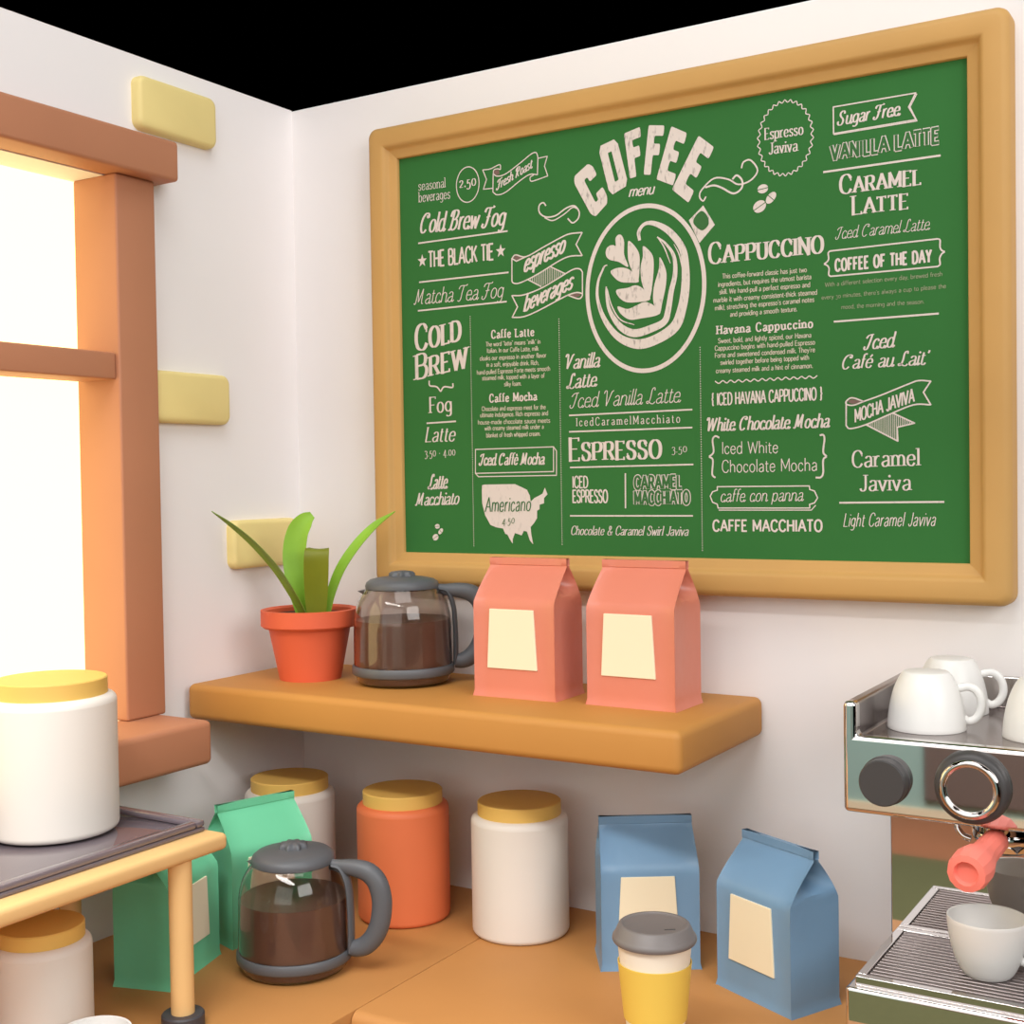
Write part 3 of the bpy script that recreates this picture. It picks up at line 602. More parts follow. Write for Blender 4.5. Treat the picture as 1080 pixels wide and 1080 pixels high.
STROKES=[(1,1.5,1,0,[(182.3,598.0),(190.0,593.2),(205.6,594.8),(231.5,607.5),(251.9,618.6),(260.7,619.5),(263.9,612.6)]),(1,1.5,0,0,[(263.9,612.6),(262.6,585.5)]),(1,1.5,0,0,[(182.3,598.0),(181.3,569.6)]),(1,1.5,1,0,[(181.3,569.6),(189.5,564.2),(205.1,566.5),(231.0,580.5),(248.9,587.8),(262.6,585.5)]),(1,1.4,1,0,[(195.9,602.7),(194.3,610.6),(177.2,606.4),(162.8,606.7)]),(1,1.4,0,0,[(162.8,606.7),(169.6,591.0),(163.5,576.4),(181.4,575.6)]),(1,1.4,1,0,[(182.3,598.0),(183.7,603.8),(190.3,604.6),(195.9,602.7)]),(1,1.4,0,0,[(264.3,610.4),(280.5,611.2),(275.3,597.0),(280.8,581.3)]),(1,1.4,1,0,[(280.8,581.3),(256.2,577.1),(250.2,577.9),(249.8,583.4),(256.4,586.3)]),
(3,2.2,0,0,[(36.2,505.3),(206.6,505.7)]),
(3,2.2,0,0,[(36.8,441.9),(207.2,441.3)]),
(3,2.2,0,0,[(33.4,395.7),(202.9,396.2)]),
(3,2.2,1,0,[(52.8,280.6),(54.1,272.5),(67.4,269.9),(75.2,261.8)]),
(3,2.2,1,0,[(75.2,261.8),(82.1,269.1),(98.1,267.4),(99.1,274.0)]),
(3,2.2,0,0,[(46.9,211.5),(103.4,212.6)]),(9,1.4,0,1,[(140.7,166.3),(284.0,166.7),(283.4,128.7),(139.9,128.2)]),(9,1.4,0,0,[(284.0,166.7),(289.2,160.2),(288.5,122.8),(145.5,122.8),(139.9,128.2)]),(14,1.8,1,0,[(214.3,462.3),(221.3,467.1),(240.3,462.5),(273.2,474.5),
(303.1,485.2),
(317.8,488.8),
(339.1,488.5)]),(14,1.8,0,0,[(339.1,488.5),
(328.4,471.7),
(338.5,453.8)]),(14,1.8,1,0,[(338.5,453.8),
(317.2,454.9),(297.6,449.5),(267.6,436.4),(242.3,426.9),(224.3,422.5),(215.4,424.5),(213.7,428.6)]),(14,1.8,0,0,[(213.7,427.5),(214.3,462.3),(222.4,457.2),(240.3,462.5)]),(14,0.8,0,0,[(244.8,428.0),(244.8,425.6)]),(14,0.8,0,0,[(247.9,429.0),(247.8,423.8)]),(14,0.8,0,0,[(250.9,430.2),(250.8,422.2)]),(14,0.8,0,0,[(253.9,431.2),(253.8,420.7)]),(14,0.8,0,0,[(257.0,432.2),(256.8,418.9)]),(14,0.8,0,0,[(260.0,433.5),(259.7,417.3)]),(14,0.8,0,0,[(262.8,434.5),(262.5,415.8)]),(14,0.8,0,0,[(265.8,435.7),(265.5,414.2)]),(14,0.8,0,0,[(268.8,436.7),(268.5,414.8)]),(14,0.8,0,0,[(271.9,437.9),(271.5,416.0)]),(14,0.8,0,0,[(274.9,438.9),(274.5,417.0)]),(14,0.8,0,0,[(277.9,440.1),(277.5,418.0)]),(14,0.8,0,0,[(280.9,441.1),(280.5,419.0)]),(14,0.8,0,0,[(283.9,442.3),(283.5,420.0)]),(14,0.8,0,0,[(286.8,440.7),(286.5,421.0)]),(14,0.8,0,0,[(289.8,439.4),(289.5,422.3)]),(14,0.8,0,0,[(292.5,437.8),(292.2,423.3)]),(14,0.8,0,0,[(295.4,436.2),(295.2,424.3)]),(14,0.8,0,0,[(298.3,434.9),(298.2,425.3)]),(14,0.8,0,0,[(301.2,433.3),
(301.1,426.3)]),(14,0.8,0,0,[(304.2,431.8),
(304.1,427.5)]),(14,0.8,0,0,[(307.1,430.2),
(307.0,428.5)]),(14,1.6,0,0,[(283.9,442.3),
(309.5,429.1)]),(14,1.6,0,0,[(242.3,426.9),(266.0,413.9)]),(14,1.8,1,0,[(213.2,404.6),(234.2,403.8),(264.6,410.8),(297.2,423.9),
(321.8,434.3),
(333.9,434.1),
(338.6,429.0)]),(14,1.8,0,0,[(338.6,429.0),
(338.1,394.6)]),(14,1.8,0,0,[(213.2,404.6),(223.2,386.2),(213.1,370.7)]),(14,1.8,1,0,[(213.1,370.7),(233.6,370.1),(259.0,376.8),(296.6,390.8),
(313.9,396.8),
(328.5,399.1),
(338.1,395.7),
(332.0,389.4),
(313.8,396.1)]),(16,2.0,1,0,[(276.8,536.3),(271.9,541.7),(264.8,537.8),(265.4,527.0),(276.5,519.2),(293.8,519.3),
(311.1,527.8),
(325.7,530.2),
(334.1,520.8),
(332.7,510.4),
(322.9,504.8),
(314.5,512.5)]),(16,1.6,1,0,[(274.0,518.4),(288.8,512.4),
(308.5,519.6),
(323.3,528.0),
(332.9,524.1)]),(16,2.0,1,0,[(540.0,516.6),(535.3,510.9),(530.1,517.9),(534.0,527.4),(552.7,540.7),(573.9,536.4),(588.9,527.3),(606.9,530.5),(617.4,543.1),(607.2,558.5),(596.8,557.2),(593.7,549.2)]),(16,2.4,1,0,[(538.7,529.7),(552.5,530.7),(564.7,525.4),(581.3,515.6),(593.4,521.1),(594.4,532.2),(586.7,540.3),(580.0,535.6)]),
(3,2.0,0,0,[(312.6,213.8),(514.4,214.3)]),
(3,2.0,0,0,[(312.2,188.9),(514.1,188.4)]),
(3,2.0,0,0,[(313.0,134.4),(515.0,135.1)]),
(3,2.0,0,0,[(311.8,60.6),(513.4,60.9)]),
(3,2.0,0,0,[(406.2,123.6),(405.7,72.5)]),
(3,1.4,1,0,[(550.4,253.3),(556.2,249.8),(562.4,253.3),(568.2,249.8),(574.1,253.3),(580.1,249.9),(586.0,253.3),(591.7,249.9),(597.7,253.1),(603.5,249.9),(609.2,253.1),(615.1,249.9),(620.9,253.1),(626.5,249.9),(632.4,253.1),(638.0,249.7),(643.9,253.1),(649.4,249.7),(655.0,253.1),(660.8,249.7),(666.4,252.9),(671.9,249.7),(677.6,252.9),(683.1,249.7),(688.6,252.9),(694.2,249.7),(699.7,252.9)]),(29,2.2,1,0,[(556.1,172.4),(550.1,174.9),(545.7,169.4),(547.0,152.4),(540.1,145.8)]),(29,2.2,1,0,[(540.1,145.8),(545.8,140.7),(544.6,120.8),(549.4,115.5)]),(29,2.2,1,0,[(702.4,171.3),(707.3,171.7),(709.0,165.7),(707.1,148.5),(711.8,142.3)]),(29,2.2,1,0,[(711.8,142.3),(706.9,137.3),(706.8,120.4),(703.4,114.0),(696.1,113.7)]),
(30,1.5,0,1,[(552.1,102.6),(687.1,102.3),(687.7,97.5),(694.4,95.1),(698.7,85.9),(694.2,79.0),(687.3,76.9),(687.5,71.9),(553.0,72.1),(551.8,77.7),(544.6,80.5),(541.1,89.1),(544.8,95.4),(552.1,97.6)]),
(30,1.2,0,0,[(554.2,69.1),(689.7,69.0),(695.7,75.5)]),
(33,1.6,0,1,[(725.3,612.8),(834.6,613.1),(825.4,596.4),(834.9,578.5),(725.4,577.1)]),
(33,1.2,0,0,[(835.8,611.6),(827.1,596.1),(835.9,576.7),(726.1,575.7)]),
(3,2.4,0,0,[(711.4,527.6),(864.8,527.7)]),
(37,1.8,1,0,[(710.6,403.4),(715.1,406.4),(717.1,410.0),(716.5,417.6),(719.1,420.2)]),
(37,1.8,0,0,[(719.1,420.2),(860.9,420.9)]),
(37,1.8,1,0,[(860.9,420.9),(864.1,418.8),(864.0,410.2),(866.1,405.5),(870.0,403.3)]),
(37,1.8,1,0,[(870.0,403.3),(865.8,400.5),(863.4,394.9),(863.9,387.6),(860.7,385.2)]),
(37,1.8,0,0,[(860.7,385.2),(719.7,386.0)]),
(37,1.8,1,0,[(719.7,386.0),(717.0,388.6),(717.5,396.7),(715.0,401.1),(710.6,403.4)]),
(3,2.2,0,0,[(724.0,324.4),(861.2,324.3)]),(40,1.7,0,0,[(739.3,214.7),(739.0,183.2)]),(40,1.7,1,0,[(739.0,183.2),(744.7,179.0),(765.1,183.4),(798.5,196.6),(829.0,207.4),(850.9,206.5)]),(40,1.7,0,0,[(850.9,206.5),(841.6,223.2),(851.1,237.3)]),(40,1.7,1,0,[(851.1,237.3),(835.7,238.8),(822.7,235.1),(787.6,222.5),(763.1,214.8),(749.5,210.4),(740.4,211.7),(739.3,215.8),(747.3,220.4),(763.1,214.8)]),(40,1.7,0,0,[(766.2,183.4),(808.0,160.3),(807.1,178.6),(829.9,183.3),(802.9,197.1)]),(40,0.8,0,0,[(769.5,184.4),(769.5,181.5)]),(40,0.8,0,0,[(772.0,185.4),(772.0,180.3)]),(40,0.8,0,0,[(774.5,186.2),(774.4,178.8)]),(40,0.8,0,0,[(777.2,187.2),(777.1,177.4)]),(40,0.8,0,0,[(779.6,188.2),(779.5,176.0)]),(40,0.8,0,0,[(782.1,189.2),(781.9,174.6)]),(40,0.8,0,0,[(784.5,190.0),(784.4,173.4)]),(40,0.8,0,0,[(787.0,191.1),(786.8,172.0)]),(40,0.8,0,0,[(789.6,192.1),(789.4,170.6)]),(40,0.8,0,0,[(792.0,192.9),(791.9,169.2)]),(40,0.8,0,0,[(794.5,193.9),(794.3,168.0)]),(40,0.8,0,0,[(796.9,194.9),(796.7,166.6)]),(40,0.8,0,0,[(799.3,195.7),(799.1,165.2)]),(40,0.8,0,0,[(802.0,196.7),(801.7,163.8)]),(40,0.8,0,0,[(804.4,196.4),(804.1,162.6)]),(40,0.8,0,0,[(806.8,195.2),(806.5,161.2)]),(40,0.8,0,0,[(809.2,194.0),(809.1,179.0)]),(40,0.8,0,0,[(811.6,192.5),(811.5,179.6)]),(40,0.8,0,0,[(814.2,191.3),(814.1,180.1)]),(40,0.8,0,0,[(816.5,190.1),(816.5,180.5)]),(40,0.8,0,0,[(818.9,189.0),(818.9,181.1)]),(40,0.8,0,0,[(821.3,187.8),(821.3,181.6)]),(40,0.8,0,0,[(823.7,186.6),(823.6,182.0)]),(40,0.8,0,0,[(826.3,185.4),(826.2,182.5)]),
(3,2.2,0,0,[(729.4,79.0),(866.5,79.6)]),(43,1.5,1,0,[(380.7,435.3),
(374.7,433.2),
(370.1,423.2)])]
FILLS=[(1,1,0,[(182.8,598.0),(184.5,603.2),(192.8,603.1),(194.0,596.4),(188.8,594.3)]),(12,0,0,[(152.3,109.0),(156.6,110.1),(213.6,110.2),(224.5,105.8),(235.3,101.1),(240.5,91.7),(241.7,82.4),(248.5,88.2),(256.6,91.6),(263.4,95.0),(267.6,104.2),(272.2,93.8),(265.9,88.1),(265.8,80.0),(257.7,77.7),(257.6,70.8),(253.0,68.5),(252.8,56.9),(247.9,49.9),(241.0,42.9),(242.1,31.2),(245.1,16.2),(239.3,21.9),(234.1,35.8),(228.7,37.0),(224.5,29.9),(212.2,33.3),(207.9,23.9),(207.8,16.4),(202.4,23.8),(198.4,30.8),(194.3,32.0),(190.3,40.2),(176.4,42.5),(166.7,46.0),(157.1,61.4),(151.8,80.4),(151.6,99.4)]),(14,1,1,[(217.4,463.1),(223.8,465.5),(235.3,462.6),(223.7,459.0)]),(14,1,1,[(317.5,396.2),(328.5,397.8),(335.2,395.5),(328.4,392.3)]),(40,1,1,[(741.6,215.7),(747.8,218.1),(758.6,215.0),(748.4,212.1)]),(43,0,1,[(415.5,429.2),(409.1,447.9),(409.4,466.0),(405.5,476.3),(399.7,478.0),(395.0,472.8),(395.4,462.4),(391.3,463.8),(384.9,463.5),(379.5,458.9),(378.8,449.8),(385.2,442.6),(399.7,438.0)]),(43,0,1,[(431.0,407.0),(434.1,427.3),(433.8,445.3),(427.4,457.6),(417.5,467.2),(415.1,460.2),(415.7,439.5),(421.2,423.4)]),(43,0,1,[(432.4,405.6),(425.4,417.9),(414.0,426.7),(399.6,429.5),(386.4,425.6),(392.1,415.9),(402.2,408.4),(416.6,405.8)]),(43,0,1,[(449.1,379.7),(455.1,404.8),(456.9,432.7),(452.9,445.9),(440.3,457.0),(439.5,442.2),(435.5,424.6),(438.1,401.2)]),(43,0,1,[(450.5,378.3),(440.8,393.3),(428.0,400.9),(413.6,398.3),(395.6,396.8),(398.9,386.6),(410.4,377.9),(427.7,375.9)]),(43,0,1,[(464.9,355.3),(470.1,372.7),(476.1,397.7),(476.3,418.0),(466.8,438.1),(465.2,421.7),(456.4,394.4),(456.1,371.4)]),(43,0,1,[(464.3,355.4),(456.0,368.8),(442.0,375.2),(427.6,371.2),(413.2,367.3),(397.3,372.5),(401.5,361.7),(415.8,351.5),(433.1,351.4)]),(44,0,0,[(535.6,504.6),(552.9,475.1),(529.0,451.7),(513.1,486.1)]),(44,1,1,[(532.3,497.0),(541.6,488.9),(543.3,476.3),(533.3,469.4),(521.7,478.8),(521.3,487.6)])]
VARS=[[(434.7,465.8,4.6),(433.5,478.8,5.6),(443.6,489.2,5.1),(460.5,487.2,7.2),(482.7,473.2,9.7),(501.7,448.3,10.7),(506.8,422.6,11.8),(506.4,389.8,13.3),(500.5,360.0,14.3),(489.1,335.6,15.8),(461.0,319.8,14.8),(429.7,314.2,14.3),(398.1,326.8,10.7),(375.0,354.7,7.7),(363.7,387.1,5.1),(365.6,413.2,4.1),(376.2,434.4,2.6)],[(463.0,467.8,2.0),(476.9,456.1,3.6),(489.1,437.0,5.6),(490.7,411.5,7.2),(484.3,386.8,8.2),(478.9,359.3,9.2),(472.6,344.0,10.2),(452.8,335.8,11.2),(424.2,330.7,11.8),(401.2,342.2,9.7),(384.0,367.0,6.1),(379.1,391.0,4.1),(378.7,403.6,2.0)],[(464.4,466.4,1.5),(474.0,451.3,2.0),(483.4,427.5,1.0)],[(380.1,400.0,1.5),(387.1,374.6,2.0),(401.4,352.6,2.0),(424.3,343.1,1.0)],[(489.3,454.7,0.8),(497.4,438.7,1.8),(501.8,418.0,0.8)]]
RING=[(346.7,409.7),(535.8,388.4),(449.6,515.3),(439.1,274.4)]
COFFEE=[('C',[(322.6,571.3),(355.0,592.8),(386.0,529.8),(358.5,506.2)]),('O',[(368.0,612.2),(399.1,620.7),(417.7,549.5),(387.1,536.8)]),('F',[(411.5,625.6),(437.6,631.3),(444.8,561.8),(420.1,558.1)]),('F',[(451.6,631.5),(476.7,627.2),(468.7,556.7),(442.5,560.9)]),('E',[(487.5,624.4),(512.0,610.8),(489.5,538.8),(462.8,551.4)]),('E',[(529.7,604.6),(553.2,584.5),(513.2,510.8),(487.2,533.6)])]
BADGE=((657.7,581.7),40.8)
CIRC=((134.0,587.6),21.6,27.9)
STARS=[(43.2,476.0),(193.9,476.0)]
BEANS=[[(624.8,516.4),(636.5,502.5),(619.8,492.5)],[(64.2,43.0),(70.6,35.0),(60.3,25.2)]]
DOTS=[((135.1,378.3),(134.3,12.3)),((297.5,361.5),(296.0,16.8)),((529.0,302.8),(527.2,11.2))]

G = {
'A':(70,'p 2,0 36,100 70,0|p 14,34 58,34'),'B':(60,'p 6,0 6,100|s 6,100 36,100 50,90 52,76 48,60 34,53 6,53|s 6,53 38,53 54,42 57,26 52,10 38,0 6,0'),
'C':(66,'s 62,78 52,95 36,101 16,92 6,70 4,50 6,28 16,8 36,-1 52,5 63,22'),'D':(66,'p 6,0 6,100|s 6,100 30,100 50,91 61,70 63,50 61,30 50,9 30,0 6,0'),
'E':(54,'p 50,100 6,100 6,0 51,0|p 6,52 42,52'),'F':(52,'p 50,100 6,100 6,0|p 6,50 42,50'),'G':(70,'s 62,80 52,96 36,101 16,92 6,70 4,50 6,28 16,8 36,-1 52,5 63,18|p 63,18 63,46 42,46'),
'H':(66,'p 6,0 6,100|p 60,0 60,100|p 6,52 60,52'),'I':(14,'p 7,0 7,100'),'J':(44,'s 36,100 36,30 32,8 20,-1 8,3 3,16'),'K':(62,'p 6,0 6,100|p 58,100 8,40|p 24,60 60,0'),
'L':(50,'p 6,100 6,0 48,0'),'M':(82,'p 6,0 6,100 41,22 76,100 76,0'),'N':(68,'p 6,0 6,100 62,0 62,100'),'O':(72,'c 4,50 8,78 20,95 36,101 52,95 64,78 68,50 64,22 52,5 36,-1 20,5 8,22'),
'P':(58,'p 6,0 6,100|s 6,100 36,100 52,90 55,73 50,56 36,47 6,47'),'R':(62,'p 6,0 6,100|s 6,100 36,100 52,90 54,74 50,58 36,50 6,50|p 32,50 60,0'),
'S':(56,'s 50,80 42,96 28,101 12,95 6,78 12,62 28,53 44,43 51,26 44,6 28,-1 12,4 4,20'),'T':(58,'p 2,100 56,100|p 29,100 29,0'),'U':(66,'s 6,100 6,30 14,7 33,-1 52,7 60,30 60,100'),
'V':(66,'p 2,100 33,0 64,100'),'W':(94,'p 2,100 24,0 47,90 70,0 92,100'),'X':(62,'p 2,0 60,100|p 2,100 60,0'),'Y':(62,'p 2,100 31,46 60,100|p 31,46 31,0'),'Z':(60,'p 4,100 56,100 4,0 57,0'),'Q':(72,'c 4,50 8,78 20,95 36,101 52,95 64,78 68,50 64,22 52,5 36,-1 20,5 8,22|p 44,20 68,-8'),
'a':(50,'s 8,52 18,62 28,64 38,60 43,48 43,0|s 43,36 28,33 10,26 5,15 11,3 22,-1 34,4 43,16'),'b':(56,'p 6,102 6,0|s 6,44 16,60 30,64 44,56 50,32 44,8 30,-1 16,4 6,20'),
'c':(48,'s 44,48 36,61 24,64 10,54 4,32 10,8 24,-1 36,3 45,16'),'d':(56,'p 48,102 48,0|s 48,44 38,60 26,64 10,54 4,32 10,8 26,-1 38,4 48,20'),
'e':(52,'p 6,34 47,34|s 47,34 45,52 36,62 26,64 10,55 4,32 10,8 26,-1 38,3 47,16'),'f':(32,'s 34,96 27,102 17,97 13,84 13,0|p 2,62 30,62'),
'g':(56,'s 48,44 38,60 26,64 10,54 4,34 10,12 26,3 38,8 48,22|s 48,64 48,-6 42,-22 26,-28 10,-22'),'h':(54,'p 6,102 6,0|s 6,42 14,58 28,64 42,56 46,42 46,0'),
'i':(14,'p 7,64 7,0|d 7,88'),'j':(16,'s 9,64 9,-12 4,-25 -6,-28|d 9,88'),'k':(48,'p 6,102 6,0|p 42,64 8,24|p 20,38 46,0'),'l':(14,'p 7,102 7,0'),
'm':(84,'p 6,64 6,0|s 6,44 14,60 26,64 38,56 42,42 42,0|s 42,44 50,60 62,64 74,56 78,42 78,0'),'n':(54,'p 6,64 6,0|s 6,42 14,58 28,64 42,56 46,42 46,0'),
'o':(54,'c 4,32 10,54 27,64 44,54 50,32 44,9 27,-1 10,9'),'p':(56,'p 6,64 6,-28|s 6,44 16,60 30,64 44,56 50,32 44,8 30,-1 16,4 6,20'),
'q':(56,'p 48,64 48,-28|s 48,44 38,60 26,64 10,54 4,32 10,8 26,-1 38,4 48,20'),'r':(36,'p 6,64 6,0|s 6,38 14,56 24,64 34,61'),
's':(44,'s 39,52 32,62 22,64 10,59 7,48 12,38 22,33 34,27 39,17 34,4 22,-1 10,3 4,13'),'t':(32,'s 13,86 13,14 18,2 26,-1 32,3|p 2,64 29,64'),
'u':(54,'s 6,64 6,22 12,4 24,-1 38,6 46,22|p 46,64 46,0'),'v':(48,'p 2,64 24,0 46,64'),'w':(70,'p 2,64 19,0 35,56 51,0 68,64'),'x':(48,'p 3,64 45,0|p 45,64 3,0'),
'y':(48,'p 2,64 25,2|s 46,64 25,2 17,-18 4,-28'),'z':(46,'p 4,64 42,64 4,0 43,0'),
'0':(52,'c 4,32 10,56 26,64 42,56 48,32 42,8 26,-1 10,8'),'1':(24,'p 4,52 14,64 14,0'),'2':(50,'s 6,48 12,60 25,65 40,58 42,44 32,28 6,0|p 6,0 45,0'),
'3':(48,'s 6,54 14,63 25,64 38,58 39,42 30,30 20,28|s 20,28 36,24 43,8 38,-16 24,-26 10,-24 4,-16'),'4':(52,'p 36,-26 36,64 4,4 50,4'),'5':(48,'p 40,62 14,62 10,28|s 10,28 24,34 38,28 43,8 38,-14 24,-26 10,-24 4,-16'),
'.':(16,'d 8,4'),',':(16,'s 9,6 9,-4 4,-16'),'·':(20,'d 10,30'),'’':(16,'s 9,100 9,90 4,80'),'“':(28,'s 8,100 5,90 6,82|s 20,100 17,90 18,82'),'”':(28,'s 8,100 9,92 5,82|s 20,100 21,92 17,82'),
'-':(32,'p 5,34 27,34'),'&':(70,'s 66,40 54,12 34,-1 14,4 6,22 14,42 34,58 44,76 36,96 22,98 16,84 24,62 46,24 68,0'),'(':(24,'s 20,106 8,80 5,50 8,20 20,-10'),')':(24,'s 4,106 16,80 19,50 16,20 4,-10'),
'{':(34,'s 30,104 18,98 16,80 16,62 6,50|s 6,50 16,38 16,20 18,2 30,-6'),'}':(34,'s 4,104 16,98 18,80 18,62 28,50|s 28,50 18,38 18,20 16,2 4,-6')}
G['è'] = (G['e'][0], G['e'][1]+'|p 18,92 30,76'); G['é'] = (G['e'][0], G['e'][1]+'|p 24,76 36,92')
# joined-hand variants: capitals with an entry curl, small letters that lead into the next
SC = dict(G)
for ch, st in {'C':'s 60,76 62,92 50,100 30,98 12,80 4,50 8,20 22,0 40,0 56,14|s 60,76 50,80 48,90','B':'s 20,100 16,50 10,10 2,0 -8,6|s -4,70 4,96 30,103 54,96 56,76 42,58 22,53|s 22,53 50,52 60,34 52,10 32,-1 16,6','F':'s -2,76 4,92 20,98 62,98 70,106|s 40,98 34,50 26,10 10,-4 -6,4 -2,18|s 18,50 34,52 52,54',
  'T':'s -2,76 4,92 20,98 62,98 70,106|s 40,98 32,50 28,10 14,-3 2,4','M':'s -6,8 4,0 12,20 18,100|p 18,100 36,14 66,100|s 66,100 66,30 70,4 82,4','L':'s 44,84 40,101 26,98 20,80 20,40 12,6 0,2 -6,12 8,16 28,2 48,-2 62,10','V':'s -6,82 -2,98 10,100 16,84 28,0|s 28,0 44,50 56,90 70,100','I':'s -10,74 4,92 30,98 46,98|s 32,98 26,50 16,6 0,-2 -12,8 -8,20',
  'W':'s -8,80 -2,98 8,100 14,84 24,0|p 24,0 50,92 66,0|s 66,0 82,60 92,98','S':'s 52,80 46,98 28,101 14,90 12,74 24,58 42,42 48,22 38,2 20,-2 4,6 0,22 8,26','R':'s 20,100 16,50 10,0|s -4,70 4,96 30,103 54,96 56,76 42,58 22,53|s 26,53 40,20 60,0'}.items():
    SC[ch] = (G[ch][0]+(12 if ch != 'I' else 34), st)
for ch in 'acdehiklmntu': SC[ch] = (G[ch][0]+2, G[ch][1]+'|s %d,4 %d,-1 %d,3 %d,12' % (G[ch][0]-7, G[ch][0]-2, G[ch][0]+4, G[ch][0]+9))
ST = {  # weight, thin ratio, serif, slant, spacing, glyph set, caps mode
'thinserif':(.085,.5,.06,0,12,G,0),'serif':(.135,.36,.095,0,12,G,0),'iserif':(.12,.40,.035,.22,9,G,0),'caps1':(.165,.28,.10,0,12,G,1),'slab':(.20,.65,.09,0,22,G,0),'spaced':(.11,.6,.06,0,36,G,0),
'script':(.135,.42,0,.26,7,SC,0),'bscript':(.15,.42,0,.20,8,SC,0),'bital':(.15,.6,0,.30,5,G,0),'hair':(.062,.8,0,.24,6,SC,0),'thinscript':(.075,.8,0,.20,8,SC,0),
'cond':(.13,.95,0,0,10,G,0),'heavy':(.19,.95,0,0,20,G,0),'light':(.075,1,0,0,10,G,0),'sansb':(.18,.92,0,0,14,G,0),'hand':(.085,.8,0,.12,12,G,0),'handthin':(.07,.8,0,.18,12,G,0),
'tiny':(.16,.9,0,0,8,G,0),'faint':(.13,.9,0,0,8,G,0),'outline':(.27,1,0,0,16,G,0)}
LY = [0]
def P3(u, v, ly): return (XB0+u/1000, ly, ZB0+v/1000)
class Ink:
    def __init__(s): s.b = {}
    def get(s, m):
        if m not in s.b: s.b[m] = bmesh.new()
        return s.b[m]
    def poly(s, m, pts, ly=-.0204):
        bm = s.get(m); LY[0] = (LY[0]+1) % 40; ly -= LY[0]*5e-6
        try: bm.faces.new([bm.verts.new(P3(u, v, ly)) for u, v in pts])
        except ValueError: pass
    def strip(s, m, pts, ws, ly=-.0204, close=False):
        bm = s.get(m); n = len(pts); A = []; LY[0] = (LY[0]+1) % 40; ly -= LY[0]*5e-6
        for i in range(n):
            a = pts[i-1] if (i > 0 or close) else pts[i]; c = pts[(i+1) % n] if (i < n-1 or close) else pts[i]
            dx, dy = c[0]-a[0], c[1]-a[1]; l = math.hypot(dx, dy) or 1; nx, ny = -dy/l, dx/l
            w = ws[i] if isinstance(ws, list) else ws
            A.append((bm.verts.new(P3(pts[i][0]+nx*w/2, pts[i][1]+ny*w/2, ly)), bm.verts.new(P3(pts[i][0]-nx*w/2, pts[i][1]-ny*w/2, ly))))
        for i in range(n if close else n-1):
            a, b = A[i], A[(i+1) % n]; bm.faces.new((a[0], a[1], b[1], b[0]))
    def seg(s, m, a, b, w, ea, eb, ly=-.0204):
        dx, dy = b[0]-a[0], b[1]-a[1]; l = math.hypot(dx, dy) or 1; dx /= l; dy /= l
        s.strip(m, [(a[0]-dx*ea, a[1]-dy*ea), (b[0]+dx*eb, b[1]+dy*eb)], w, ly)
    def flush(s, name, label=None):
        first = None
        for k, bm in s.b.items():
            me = bpy.data.meshes.new(name); bm.normal_update(); bm.to_mesh(me); bm.free(); me.materials.append(M[k])
            o = bpy.data.objects.new(name, me); link(o, panel)
            if label: o['label'] = label
        s.b = {}
